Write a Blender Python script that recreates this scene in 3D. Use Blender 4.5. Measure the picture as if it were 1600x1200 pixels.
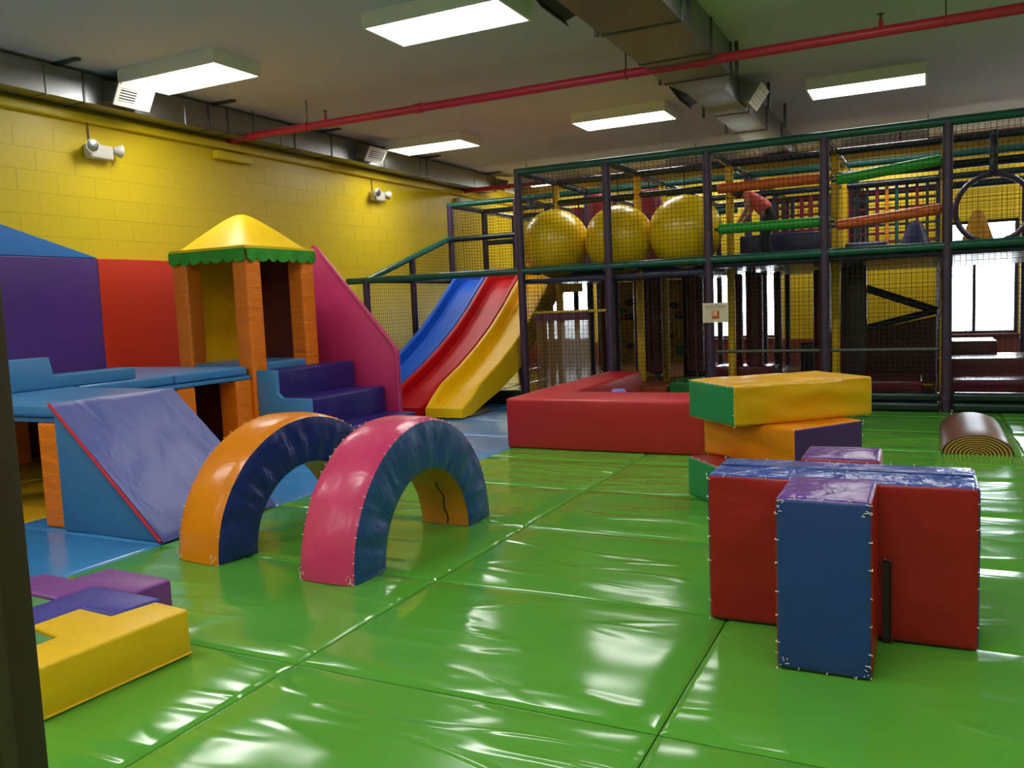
import bpy, bmesh, math, random
from mathutils import Vector, Matrix, noise

# ------------------------------------------------------------------ clear
for o in list(bpy.data.objects):
    bpy.data.objects.remove(o, do_unlink=True)
scn = bpy.context.scene
COL = scn.collection
rnd = random.Random(7)

# ------------------------------------------------------------------ camera
F_PX, PITCH, ROLL, YAW = 1311.0, 0.0953148651, 0.0416733440, -0.461177424
fw = Vector((math.sin(YAW) * math.cos(PITCH), math.cos(YAW) * math.cos(PITCH), -math.sin(PITCH)))
rt = Vector((math.cos(YAW), -math.sin(YAW), 0))
dn = fw.cross(rt)
cx = rt * math.cos(ROLL) + dn * math.sin(ROLL)
cy = -rt * math.sin(ROLL) + dn * math.cos(ROLL)
cam = bpy.data.cameras.new('camera')
cam.sensor_width = 36
cam.lens = 36 * F_PX / 1600
cam.clip_start = 0.02
camo = bpy.data.objects.new('camera', cam)
COL.objects.link(camo)
m = Matrix((cx, -cy, -fw)).transposed().to_4x4()
m.translation = (0, 0, 1.5)
camo.matrix_world = m
scn.camera = camo

# ------------------------------------------------------------------ world, exposure
w = bpy.data.worlds.new('overcast_sky')
scn.world = w
w.use_nodes = True
bg = w.node_tree.nodes['Background']
bg.inputs[0].default_value = (0.80, 0.90, 1.0, 1)
bg.inputs[1].default_value = 14.0
scn.view_settings.view_transform = 'Standard'
scn.view_settings.look = 'None'
scn.view_settings.gamma = 1
scn.view_settings.use_curve_mapping = False
scn.view_settings.exposure = 0.28
LAMP = 14.0            # strength of the ceiling light diffusers


# ------------------------------------------------------------------ materials
def lin(c):
    out = []
    for v in c:
        v /= 255
        out.append(v / 12.92 if v <= 0.04045 else ((v + 0.055) / 1.055) ** 2.4)
    return (*out, 1)


MATS = {}


def base_mat(name):
    mt = bpy.data.materials.new(name)
    mt.use_nodes = True
    nt = mt.node_tree
    return mt, nt, nt.nodes['Principled BSDF']


def vinyl(name, c, rough=0.34, wr=0.25, scale=4.0, coat=0.0, var=0.10, stretch=(1, 1, 1), fine=0.015, spec=0.5):
    """padded pvc cover: soft wrinkles (bump), faint scuffs in the colour"""
    if name in MATS:
        return MATS[name]
    mt, nt, b = base_mat(name)
    N, Lk = nt.nodes, nt.links
    tc = N.new('ShaderNodeTexCoord')
    mp = N.new('ShaderNodeMapping')
    mp.inputs['Scale'].default_value = stretch
    Lk.new(tc.outputs['Object'], mp.inputs[0])
    n1 = N.new('ShaderNodeTexNoise')
    n1.inputs['Scale'].default_value = scale
    n1.inputs['Detail'].default_value = 3
    n1.inputs['Distortion'].default_value = 0.7
    Lk.new(mp.outputs[0], n1.inputs[0])
    n2 = N.new('ShaderNodeTexNoise')
    n2.inputs['Scale'].default_value = scale * 9
    n2.inputs['Detail'].default_value = 2
    Lk.new(tc.outputs['Object'], n2.inputs[0])
    add = N.new('ShaderNodeMath')
    add.operation = 'MULTIPLY_ADD'
    add.inputs[1].default_value = fine
    Lk.new(n2.outputs[0], add.inputs[0])
    Lk.new(n1.outputs[0], add.inputs[2])
    bp = N.new('ShaderNodeBump')
    bp.inputs['Strength'].default_value = wr
    bp.inputs['Distance'].default_value = 0.06
    Lk.new(add.outputs[0], bp.inputs['Height'])
    Lk.new(bp.outputs[0], b.inputs['Normal'])
    mx = N.new('ShaderNodeMix')
    mx.data_type = 'RGBA'
    l = lin(c)
    mx.inputs[6].default_value = (l[0] * (1 - var), l[1] * (1 - var), l[2] * (1 - var), 1)
    mx.inputs[7].default_value = (min(1, l[0] * (1 + var)), min(1, l[1] * (1 + var)), min(1, l[2] * (1 + var)), 1)
    Lk.new(n1.outputs[0], mx.inputs[0])
    Lk.new(mx.outputs[2], b.inputs['Base Color'])
    b.inputs['Roughness'].default_value = rough
    b.inputs['Specular IOR Level'].default_value = spec
    b.inputs['Coat Weight'].default_value = coat
    b.inputs['Coat Roughness'].default_value = 0.12
    MATS[name] = mt
    return mt


def plain(name, c, rough=0.5, metal=0.0, bump=0.0, bscale=30.0, var=0.05):
    if name in MATS:
        return MATS[name]
    mt, nt, b = base_mat(name)
    N, Lk = nt.nodes, nt.links
    tc = N.new('ShaderNodeTexCoord')
    n1 = N.new('ShaderNodeTexNoise')
    n1.inputs['Scale'].default_value = bscale
    n1.inputs['Detail'].default_value = 4
    Lk.new(tc.outputs['Object'], n1.inputs[0])
    l = lin(c)
    mx = N.new('ShaderNodeMix')
    mx.data_type = 'RGBA'
    mx.inputs[6].default_value = tuple(v * (1 - var) for v in l[:3]) + (1,)
    mx.inputs[7].default_value = tuple(min(1, v * (1 + var)) for v in l[:3]) + (1,)
    Lk.new(n1.outputs[0], mx.inputs[0])
    Lk.new(mx.outputs[2], b.inputs['Base Color'])
    if bump:
        bp = N.new('ShaderNodeBump')
        bp.inputs['Strength'].default_value = bump
        bp.inputs['Distance'].default_value = 0.01
        Lk.new(n1.outputs[0], bp.inputs['Height'])
        Lk.new(bp.outputs[0], b.inputs['Normal'])
    b.inputs['Roughness'].default_value = rough
    b.inputs['Metallic'].default_value = metal
    MATS[name] = mt
    return mt


def emit(name, c, s):
    mt, nt, b = base_mat(name)
    b.inputs['Base Color'].default_value = (*c, 1)
    b.inputs['Emission Color'].default_value = (*c, 1)
    b.inputs['Emission Strength'].default_value = s
    MATS[name] = mt
    return mt


def floor_vinyl(name, c, rough, wr):
    """glossy mat cover with long tension wrinkles; every mat its own piece of the pattern"""
    mt, nt, b = base_mat(name)
    N, Lk = nt.nodes, nt.links
    tc = N.new('ShaderNodeTexCoord')
    oi = N.new('ShaderNodeObjectInfo')
    mul = N.new('ShaderNodeVectorMath')
    mul.operation = 'SCALE'
    mul.inputs['Scale'].default_value = 40
    comb = N.new('ShaderNodeCombineXYZ')
    Lk.new(oi.outputs['Random'], comb.inputs[0])
    Lk.new(oi.outputs['Random'], comb.inputs[1])
    Lk.new(comb.outputs[0], mul.inputs[0])
    off = N.new('ShaderNodeVectorMath')
    Lk.new(tc.outputs['Object'], off.inputs[0])
    Lk.new(mul.outputs[0], off.inputs[1])
    outs = []
    for ang, st, sc in ((0.6, (0.5, 1.5, 1), 1.6), (-0.75, (0.45, 1.7, 1), 1.5), (0.1, (1, 1.3, 1), 0.9)):
        mp = N.new('ShaderNodeMapping')
        mp.inputs['Rotation'].default_value = (0, 0, ang)
        mp.inputs['Scale'].default_value = st
        Lk.new(off.outputs[0], mp.inputs[0])
        n = N.new('ShaderNodeTexNoise')
        n.inputs['Scale'].default_value = sc
        n.inputs['Detail'].default_value = 1.0
        n.inputs['Distortion'].default_value = 0.5
        Lk.new(mp.outputs[0], n.inputs[0])
        outs.append(n.outputs[0])
    # ridge: 1-|2n-1| gives creases
    ridges = []
    for o in outs[:2]:
        a = N.new('ShaderNodeMath'); a.operation = 'MULTIPLY_ADD'
        a.inputs[1].default_value = 2; a.inputs[2].default_value = -1
        Lk.new(o, a.inputs[0])
        ab = N.new('ShaderNodeMath'); ab.operation = 'ABSOLUTE'
        Lk.new(a.outputs[0], ab.inputs[0])
        sm = N.new('ShaderNodeMapRange')
        sm.interpolation_type = 'SMOOTHSTEP'
        sm.inputs[1].default_value = 0.0; sm.inputs[2].default_value = 0.15
        sm.inputs[3].default_value = 1.0; sm.inputs[4].default_value = 0.0
        Lk.new(ab.outputs[0], sm.inputs[0])
        # only here and there
        ms = N.new('ShaderNodeMapRange')
        ms.interpolation_type = 'SMOOTHSTEP'
        ms.inputs[1].default_value = 0.40; ms.inputs[2].default_value = 0.58
        Lk.new(outs[2], ms.inputs[0])
        ml = N.new('ShaderNodeMath'); ml.operation = 'MULTIPLY'
        Lk.new(sm.outputs[0], ml.inputs[0]); Lk.new(ms.outputs[0], ml.inputs[1])
        ridges.append(ml.outputs[0])
    s1 = N.new('ShaderNodeMath')
    Lk.new(ridges[0], s1.inputs[0]); Lk.new(ridges[1], s1.inputs[1])
    sc1 = N.new('ShaderNodeMath'); sc1.operation = 'MULTIPLY'; sc1.inputs[1].default_value = 0.17
    Lk.new(s1.outputs[0], sc1.inputs[0])
    s2 = N.new('ShaderNodeMath'); s2.operation = 'MULTIPLY_ADD'; s2.inputs[1].default_value = 0.5
    Lk.new(outs[0], s2.inputs[0]); Lk.new(sc1.outputs[0], s2.inputs[2])
    s3 = N.new('ShaderNodeMath'); s3.operation = 'MULTIPLY_ADD'; s3.inputs[1].default_value = 1.3
    Lk.new(outs[2], s3.inputs[0]); Lk.new(s2.outputs[0], s3.inputs[2])
    bp = N.new('ShaderNodeBump')
    bp.inputs['Strength'].default_value = wr
    bp.inputs['Distance'].default_value = 0.05
    Lk.new(s3.outputs[0], bp.inputs['Height'])
    Lk.new(bp.outputs[0], b.inputs['Normal'])
    l = lin(c)
    mx = N.new('ShaderNodeMix'); mx.data_type = 'RGBA'
    mx.inputs[6].default_value = tuple(v * 0.9 for v in l[:3]) + (1,)
    mx.inputs[7].default_value = tuple(min(1, v * 1.1) for v in l[:3]) + (1,)
    Lk.new(outs[2], mx.inputs[0])
    Lk.new(mx.outputs[2], b.inputs['Base Color'])
    b.inputs['Roughness'].default_value = rough
    MATS[name] = mt
    return mt


def ring_mat(name):
    mt, nt, b = base_mat(name)
    N, Lk = nt.nodes, nt.links
    tc = N.new('ShaderNodeTexCoord')
    mp = N.new('ShaderNodeMapping')
    mp.inputs['Scale'].default_value = (1, 0, 1.62)
    Lk.new(tc.outputs['Object'], mp.inputs[0])
    ln = N.new('ShaderNodeVectorMath'); ln.operation = 'LENGTH'
    Lk.new(mp.outputs[0], ln.inputs[0])
    ns = N.new('ShaderNodeTexNoise'); ns.inputs['Scale'].default_value = 9
    Lk.new(tc.outputs['Object'], ns.inputs[0])
    ad = N.new('ShaderNodeMath'); ad.operation = 'MULTIPLY_ADD'; ad.inputs[1].default_value = 0.018
    Lk.new(ns.outputs[0], ad.inputs[0]); Lk.new(ln.outputs['Value'], ad.inputs[2])
    mu = N.new('ShaderNodeMath'); mu.operation = 'MULTIPLY'; mu.inputs[1].default_value = 205
    Lk.new(ad.outputs[0], mu.inputs[0])
    sn = N.new('ShaderNodeMath'); sn.operation = 'SINE'
    Lk.new(mu.outputs[0], sn.inputs[0])
    mr = N.new('ShaderNodeMapRange'); mr.inputs[1].default_value = -0.25; mr.inputs[2].default_value = 0.25
    Lk.new(sn.outputs[0], mr.inputs[0])
    mx = N.new('ShaderNodeMix'); mx.data_type = 'RGBA'
    mx.inputs[6].default_value = lin((200, 150, 60)); mx.inputs[7].default_value = lin((42, 26, 14))
    Lk.new(mr.outputs[0], mx.inputs[0]); Lk.new(mx.outputs[2], b.inputs['Base Color'])
    b.inputs['Roughness'].default_value = 0.5
    return mt


def glass_mat():
    mt, nt, b = base_mat('window_glass')
    N, Lk = nt.nodes, nt.links
    tr = N.new('ShaderNodeBsdfTransparent')
    gl = N.new('ShaderNodeBsdfGlossy'); gl.inputs['Roughness'].default_value = 0.02
    mx = N.new('ShaderNodeMixShader'); mx.inputs[0].default_value = 0.06
    Lk.new(tr.outputs[0], mx.inputs[1]); Lk.new(gl.outputs[0], mx.inputs[2])
    Lk.new(mx.outputs[0], N['Material Output'].inputs[0])
    return mt


def gauze_mat(name, c, dens):
    mt, nt, b = base_mat(name)
    N, Lk = nt.nodes, nt.links
    b.inputs['Base Color'].default_value = lin(c)
    b.inputs['Roughness'].default_value = 0.35
    tr = N.new('ShaderNodeBsdfTransparent')
    mx = N.new('ShaderNodeMixShader'); mx.inputs[0].default_value = dens
    Lk.new(tr.outputs[0], mx.inputs[1]); Lk.new(b.outputs[0], mx.inputs[2])
    Lk.new(mx.outputs[0], N['Material Output'].inputs[0])
    return mt


M_GREEN = floor_vinyl('green_mat_vinyl', (86, 157, 52), 0.14, 0.32)
M_BLUEMAT = floor_vinyl('blue_mat_vinyl', (62, 134, 196), 0.2, 0.22)
M_YELMAT = floor_vinyl('yellow_mat_vinyl', (226, 176, 30), 0.25, 0.25)
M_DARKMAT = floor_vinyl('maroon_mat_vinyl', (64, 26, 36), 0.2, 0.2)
M_WALL = plain('yellow_wall_paint', (222, 194, 24), 0.42, bump=0.12, bscale=25)
M_WALLB = plain('yellow_wall_paint_back', (222, 190, 26), 0.5, bump=0.12, bscale=25)
M_CEIL = plain('ceiling_paint', (206, 201, 198), 0.9, bscale=0.6, var=0.05)
M_GREYWALL = plain('pale_wall_paint', (196, 186, 150), 0.8)
M_GALV = plain('galvanised_steel', (150, 152, 152), 0.40, metal=1.0, bump=0.06, bscale=5, var=0.12)
M_GALVD = plain('dark_steel_seam', (92, 92, 90), 0.45, metal=0.8)
M_WHITE = plain('white_enamel', (206, 202, 190), 0.4)
M_CREAM = plain('cream_fixture', (240, 236, 226), 0.5)
M_SLOT = plain('dark_slot', (40, 40, 42), 0.8)
M_PIPE = plain('red_pipe_paint', (188, 38, 64), 0.38)
M_TUBE = emit('lamp_diffuser', (1.0, 0.985, 0.95), LAMP)
M_ORANGE = vinyl('orange_vinyl', (236, 122, 12), 0.42, 0.35, 3.2, stretch=(1, 1, 4), fine=0.008)
M_ROOF = vinyl('roof_yellow_vinyl', (240, 198, 18), 0.42, 0.1, 3)
M_VAL = vinyl('valance_green', (44, 150, 40), 0.55, 0.15, 8)
M_PURPLE = vinyl('purple_wall_vinyl', (76, 44, 122), 0.45, 0.06, 2)
M_REDOR = vinyl('red_orange_vinyl', (206, 48, 16), 0.45, 0.06, 2)
M_PINK = vinyl('pink_vinyl', (198, 48, 104), 0.45, 0.06, 2)
M_LBLUE = vinyl('light_blue_vinyl', (66, 132, 188), 0.28, 0.12, 4)
M_RAMPSIDE = vinyl('ramp_side_blue', (58, 118, 168), 0.4, 0.1, 3, stretch=(1, 1, 3))
M_RAMP = vinyl('periwinkle_vinyl', (80, 88, 160), 0.4, 0.22, 2.4, stretch=(1.0, 2.0, 1), fine=0.01)
M_NAVY = vinyl('navy_vinyl', (38, 34, 110), 0.34, 0.2, 3)
M_MAROON = vinyl('maroon_vinyl', (84, 16, 22), 0.45, 0.1, 3)
M_PIPING = plain('red_piping', (200, 30, 44), 0.4)
M_AORANGE = vinyl('arch_orange_vinyl', (232, 134, 6), 0.27, 0.16, 5)
M_APINK = vinyl('arch_pink_vinyl', (214, 62, 112), 0.27, 0.16, 5)
M_ANAVY = vinyl('arch_navy_vinyl', (32, 44, 112), 0.33, 0.3, 6)
M_ABLUE = vinyl('arch_blue_vinyl', (34, 74, 132), 0.33, 0.3, 6)
M_ABROWN = vinyl('arch_lining_orange', (204, 128, 28), 0.4, 0.15, 5)
M_STITCH = plain('white_thread', (224, 216, 204), 0.8)
M_REDBLK = vinyl('pen_red_vinyl', (188, 32, 38), 0.38, 0.06, 2)
M_YELBLK = vinyl('block_yellow_vinyl', (230, 170, 8), 0.32, 0.6, 3)
M_GRNBLK = vinyl('block_green_vinyl', (30, 140, 82), 0.4, 0.1, 4)
M_ORGBLK = vinyl('block_orange_vinyl', (232, 138, 8), 0.32, 0.5, 3)
M_PURBLK = vinyl('block_purple_vinyl', (74, 38, 112), 0.4, 0.15, 4)
M_LILAC = vinyl('block_lilac_vinyl', (104, 54, 148), 0.25, 0.35, 5)
M_CRED = vinyl('cross_red_vinyl', (152, 8, 18), 0.38, 0.3, 3)
M_CBLUE = vinyl('cross_blue_vinyl', (34, 62, 128), 0.36, 0.15, 4)
M_CTOP = vinyl('cross_top_blue_vinyl', (58, 84, 168), 0.22, 0.6, 7)
M_TYEL = vinyl('shape_yellow_vinyl', (232, 186, 14), 0.4, 0.22, 4)
M_TBLU = vinyl('shape_blue_vinyl', (62, 58, 148), 0.4, 0.12, 4)
M_TPUR = vinyl('shape_purple_vinyl', (122, 62, 140), 0.4, 0.12, 4)
M_TGRN = vinyl('shape_green_vinyl', (62, 132, 70), 0.4, 0.12, 4)
M_SBLUE = vinyl('slide_blue_plastic', (14, 92, 206), 0.45, 0.0, 2, spec=0.25)
M_SRED = vinyl('slide_red_plastic', (196, 16, 28), 0.45, 0.0, 2, spec=0.25)
M_SYEL = vinyl('slide_yellow_plastic', (246, 196, 10), 0.45, 0.0, 2, spec=0.25)
M_POST = vinyl('post_purple_pad', (58, 40, 70), 0.42, 0.2, 5, stretch=(0.2, 0.2, 4))
M_YPOST = vinyl('post_yellow_pad', (228, 184, 14), 0.42, 0.15, 5, stretch=(0.2, 0.2, 4))
M_RAIL = vinyl('rail_green_pad', (22, 84, 70), 0.28, 0.2, 8)
M_RAILD = vinyl('rail_dark_pad', (30, 42, 48), 0.25, 0.25, 8)
M_NET = plain('net_cord', (26, 24, 24), 0.7)
M_BALL = vinyl('ball_yellow_vinyl', (252, 208, 8), 0.28, 0.04, 2)
M_BAG = vinyl('bag_maroon_vinyl', (118, 22, 40), 0.4, 0.15, 4)
M_RORANGE = vinyl('roller_orange_vinyl', (222, 100, 30), 0.4, 0.1, 8)
M_RGREEN = vinyl('roller_green_vinyl', (44, 168, 50), 0.4, 0.1, 8)
M_DECK = vinyl('deck_navy_vinyl', (40, 42, 84), 0.3, 0.2, 4)
M_BEAM = vinyl('beam_dark_green', (12, 38, 34), 0.28, 0.2, 5)
M_BROWNP = plain('brown_post_paint', (58, 40, 28), 0.5, bump=0.1, bscale=60)
M_LOG = vinyl('log_brown_vinyl', (112, 72, 58), 0.35, 0.08, 4)
M_RING = ring_mat('log_ring_print')
M_PAPER = plain('paper_cream', (214, 200, 176), 0.8)
M_INK = plain('grey_ink', (96, 88, 80), 0.9)
M_PRINT = plain('orange_print', (176, 84, 40), 0.8)
M_PRINTL = plain('pale_print', (226, 170, 130), 0.8)
M_CLIMB = plain('climbing_panel_yellow', (216, 178, 20), 0.55)
M_WAINS = plain('red_brown_paint', (132, 58, 40), 0.6)
M_FRAME = plain('dark_window_frame', (46, 46, 60), 0.5)
M_SKIN = plain('skin', (206, 150, 124), 0.5)
M_SHIRT = plain('coral_shirt', (252, 112, 110), 0.8)
M_PANTS = plain('dark_trousers', (34, 32, 44), 0.8)
M_HAIR = plain('brown_hair', (64, 40, 28), 0.6)
M_GLASS = glass_mat()
M_GAUZE = gauze_mat('brown_gauze', (150, 112, 66), 0.72)
M_SHEER = gauze_mat('clear_film', (226, 220, 210), 0.28)
M_CONE_B = vinyl('cone_blue', (66, 72, 118), 0.4, 0.2, 6)
M_CONE_O = vinyl('cone_orange', (226, 158, 24), 0.4, 0.2, 6)
M_HOOP = vinyl('hoop_purple', (72, 50, 84), 0.3, 0.1, 6)
M_PAVE = plain('pale_paving', (200, 200, 196), 0.9)

# ------------------------------------------------------------------ builders
BASE = {}


def link(o, parent=None):
    COL.objects.link(o)
    if parent is not None:
        o.parent = parent
    return o


def thing(name, label, cat, loc=(0, 0, 0), group=None, rz=0.0):
    o = bpy.data.objects.new(name, None)
    o.empty_display_size = 0.1
    o.location = loc
    o.rotation_euler = (0, 0, rz)
    o['label'] = label
    o['category'] = cat
    if group:
        o['group'] = group
    BASE[o] = Vector(loc)
    return link(o)


def tag(o, label, cat, group=None):
    o['label'] = label
    o['category'] = cat
    if group:
        o['group'] = group
    return o


def struct(o):
    o['kind'] = 'structure'
    return o


class B:
    """collects geometry in world (or local) coordinates, makes ONE mesh object"""

    def __init__(s):
        s.v = []
        s.f = []

    def add(s, vs, fs):
        k = len(s.v)
        s.v += [tuple(p) for p in vs]
        s.f += [tuple(i + k for i in f) for f in fs]
        return s

    def box(s, x0, x1, y0, y1, z0, z1):
        vs = [(x, y, z) for x in (x0, x1) for y in (y0, y1) for z in (z0, z1)]
        return s.add(vs, [(0, 1, 3, 2), (4, 6, 7, 5), (0, 4, 5, 1), (2, 3, 7, 6), (0, 2, 6, 4), (1, 5, 7, 3)])

    def prism(s, poly, axis, a, b):
        n = len(poly)

        def mk(p, t):
            if axis == 'x':
                return (t, p[0], p[1])
            if axis == 'y':
                return (p[0], t, p[1])
            return (p[0], p[1], t)
        vs = [mk(p, a) for p in poly] + [mk(p, b) for p in poly]
        fs = [tuple(range(n - 1, -1, -1)), tuple(range(n, 2 * n))]
        fs += [(i, (i + 1) % n, n + (i + 1) % n, n + i) for i in range(n)]
        return s.add(vs, fs)

    def tube(s, pts, r, n=10, cap=True, closed=False):
        pts = [Vector(p) for p in pts]
        rs = r if isinstance(r, (list, tuple)) else [r] * len(pts)
        k = len(pts)
        vs, fs = [], []
        up = None
        for i, p in enumerate(pts):
            if closed:
                t = (pts[(i + 1) % k] - pts[i - 1]).normalized()
            else:
                t = (pts[min(i + 1, k - 1)] - pts[max(i - 1, 0)]).normalized()
            if up is None:
                up = Vector((0, 0, 1)) if abs(t.z) < 0.9 else Vector((1, 0, 0))
            a = t.cross(up)
            if a.length < 1e-5:
                a = t.cross(Vector((0, 1, 0)))
            a.normalize()
            bb = a.cross(t).normalized()
            up = bb
            for j in range(n):
                th = 2 * math.pi * j / n
                vs.append(p + a * (math.cos(th) * rs[i]) + bb * (math.sin(th) * rs[i]))
        for i in range(k if closed else k - 1):
            for j in range(n):
                i2 = (i + 1) % k
                fs.append((i * n + j, i * n + (j + 1) % n, i2 * n + (j + 1) % n, i2 * n + j))
        if cap and not closed:
            fs.append(tuple(range(n - 1, -1, -1)))
            fs.append(tuple(range((k - 1) * n, k * n)))
        return s.add(vs, fs)

    def lathe(s, c, prof, n=24):
        vs, fs = [], []
        for r, z in prof:
            for j in range(n):
                th = 2 * math.pi * j / n
                vs.append((c[0] + r * math.cos(th), c[1] + r * math.sin(th), c[2] + z))
        for i in range(len(prof) - 1):
            for j in range(n):
                fs.append((i * n + j, i * n + (j + 1) % n, (i + 1) * n + (j + 1) % n, (i + 1) * n + j))
        fs.append(tuple(range(n - 1, -1, -1)))
        fs.append(tuple(range((len(prof) - 1) * n, len(prof) * n)))
        return s.add(vs, fs)

    def grid(s, fn, nu, nv):
        vs = [fn(i / nu, j / nv) for i in range(nu + 1) for j in range(nv + 1)]
        fs = [(i * (nv + 1) + j, (i + 1) * (nv + 1) + j, (i + 1) * (nv + 1) + j + 1, i * (nv + 1) + j + 1)
              for i in range(nu) for j in range(nv)]
        return s.add(vs, fs)

    def sphere(s, c, r, nu=24, nv=14, sq=(1, 1, 1)):
        prof = [(r * math.sin(math.pi * (k + 0.02) / (nv + 0.04)), -r * math.cos(math.pi * (k + 0.02) / (nv + 0.04))) for k in range(nv + 1)]
        t = B().lathe((0, 0, 0), prof, nu)
        return s.add([(c[0] + p[0] * sq[0], c[1] + p[1] * sq[1], c[2] + p[2] * sq[2]) for p in t.v], t.f)

    def rbox(s, half, r, n=5, bulge=0.0, faces='xXyYzZ', c=(0, 0, 0), rz=0.0, nz=0.0, seed=0.0, tilt=None, nf=(4, 4, 4)):
        """rounded, slightly puffed box; faces picks which of its six covers to make"""
        def params(h):
            e = [-h, -h + r * 0.3, -h + r * 0.65, -h + r]
            mid = [-h + r + (2 * h - 2 * r) * k / n for k in range(1, n)]
            return e + mid + [-q for q in reversed(e)]
        P = [params(h) for h in half]
        R = Matrix.Rotation(rz, 3, 'Z')
        if tilt is not None:
            R = R @ tilt
        cc = Vector(c)
        for fch in faces:
            ax = 'xyz'.index(fch.lower())
            sg = 1 if fch.isupper() else -1
            u, v = (ax + 1) % 3, (ax + 2) % 3
            vs = []
            for a in P[u]:
                for b_ in P[v]:
                    p = [0, 0, 0]
                    p[ax] = sg * half[ax]; p[u] = a; p[v] = b_
                    q = [max(-(half[k] - r), min(half[k] - r, p[k])) for k in range(3)]
                    d = Vector([p[k] - q[k] for k in range(3)])
                    pt = Vector(q) + d.normalized() * r
                    wgt = (1 - (a / half[u]) ** 2) * (1 - (b_ / half[v]) ** 2)
                    pt[ax] += sg * bulge * wgt
                    if nz:
                        pt[ax] += sg * nz * (wgt ** 0.5) * noise.noise(Vector(((pt.x + 0.6 * pt.z) * nf[0] + seed, (pt.y + 0.6 * pt.z) * nf[1] - seed, pt.z * nf[2] + 2 * seed)))
                    vs.append(R @ pt + cc)
            L1, L2 = len(P[u]), len(P[v])
            fs = []
            for i in range(L1 - 1):
                for j in range(L2 - 1):
                    f = (i * L2 + j, (i + 1) * L2 + j, (i + 1) * L2 + j + 1, i * L2 + j + 1)
                    fs.append(f if sg > 0 else f[::-1])
            s.add(vs, fs)
        return s

    def mesh(s, name, mat, base=(0, 0, 0), bevel=0.0, seg=2, smooth=True, fix=True, ang=0.6):
        base = Vector(base)
        me = bpy.data.meshes.new(name)
        me.from_pydata([tuple(Vector(p) - base) for p in s.v], [], s.f)
        bm = bmesh.new()
        bm.from_mesh(me)
        if fix:
            bmesh.ops.remove_doubles(bm, verts=bm.verts, dist=1e-5)
            bmesh.ops.recalc_face_normals(bm, faces=bm.faces)
        if bevel:
            es = [e for e in bm.edges if len(e.link_faces) == 2 and e.calc_face_angle(0) > 0.35]
            bmesh.ops.bevel(bm, geom=es, offset=bevel, segments=seg, profile=0.5, affect='EDGES', clamp_overlap=True)
        if smooth:
            for f in bm.faces:
                f.smooth = True
            for e in bm.edges:
                if len(e.link_faces) == 2 and e.calc_face_angle(0) > ang:
                    e.smooth = False
        bm.to_mesh(me)
        bm.free()
        for mm in (mat if isinstance(mat, (list, tuple)) else [mat]):
            me.materials.append(mm)
        return me

    def obj(s, name, mat, parent=None, loc=None, local=False, **k):
        base = BASE[parent] if parent is not None else Vector(loc if loc is not None else (0, 0, 0))
        me = s.mesh(name, mat, (0, 0, 0) if local else base, **k)
        o = bpy.data.objects.new(name, me)
        if parent is None:
            o.location = base
        BASE[o] = base
        return link(o, parent)


def lab(o, text):
    o['label'] = text
    return o


def copy_tree(o, parent=None):
    c = o.copy()
    link(c, parent)
    for ch in list(o.children):
        copy_tree(ch, c)
    return c


# ================================================================== THE ROOM
XW, XE, YS, YN, ZC = -9.2, 6.4, -4.5, 19.5, 4.42
floor = struct(B().box(XW, XE, YS, YN, -0.12, -0.035).obj('floor', plain('subfloor', (60, 58, 54), 0.8)))
struct(B().box(XW - 0.2, XE + 0.2, YS - 0.2, YN + 0.2, ZC, ZC + 0.15).obj('ceiling', M_CEIL))
wl = struct(B().box(XW - 0.2, XW, YS - 0.2, YN + 0.2, -0.12, ZC).obj('wall_left', M_WALL))
struct(B().box(XE, XE + 0.2, YS - 0.2, YN + 0.2, -0.12, ZC).obj('wall_right', M_GREYWALL))
struct(B().box(XW, XE, YS - 0.2, YS, -0.12, ZC).obj('wall_front', M_GREYWALL))

# back wall with window openings
WINS = [(-8.75, -7.45), (-4.65, -3.0), (0.35, 1.62), (3.2, 4.6)]
WZ0 = 0.50
WTOP = [1.95, 1.95, 2.78, 2.78]
bw = B()
xs = [XW] + [x for p in WINS for x in p] + [XE]
for i in range(0, len(xs), 2):
    bw.box(xs[i], xs[i + 1], YN, YN + 0.2, 0.0, ZC)
for (a, b_), WZ1 in zip(WINS, WTOP):
    bw.box(a, b_, YN, YN + 0.2, WZ1, ZC)
    bw.box(a, b_, YN, YN + 0.2, 0.0, WZ0)
wb = struct(bw.obj('wall_back', M_WALLB))
struct(B().box(XW + 0.001, XE - 0.001, YN - 0.02, YN - 0.001, -0.03, 0.46).obj('baseboard_back', M_WAINS))
for i, (a, b_) in enumerate(WINS):
    wn = B()
    WZ1 = WTOP[i]
    for x0, x1, z0, z1 in ((a, a + 0.06, WZ0, WZ1), (b_ - 0.06, b_, WZ0, WZ1), (a, b_, WZ0, WZ0 + 0.06), (a, b_, WZ1 - 0.06, WZ1)):
        wn.box(x0, x1, YN + 0.04, YN + 0.14, z0, z1)
    wo = struct(wn.obj('window_%d' % (i + 1), M_FRAME, loc=((a + b_) / 2, YN + 0.1, WZ0)))
    mxm = a + (b_ - a) * 0.40
    B().box(mxm - 0.03, mxm + 0.03, YN + 0.05, YN + 0.13, WZ0 + 0.06, WZ1 - 0.06).obj('mullion', M_FRAME, wo)
    for p0, p1 in ((a + 0.06, mxm - 0.03), (mxm + 0.03, b_ - 0.06)):
        B().box(p0, p1, YN + 0.085, YN + 0.095, WZ0 + 0.06, WZ1 - 0.06).obj('pane', M_GLASS, wo)
    B().box(a - 0.05, b_ + 0.05, YN - 0.05, YN + 0.04, WZ0 - 0.04, WZ0).obj('sill', M_WAINS, wo, bevel=0.006)
struct(B().box(-40, 40, YN + 0.25, YN + 60, -0.3, -0.2).obj('pavement_outside', M_PAVE))

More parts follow.
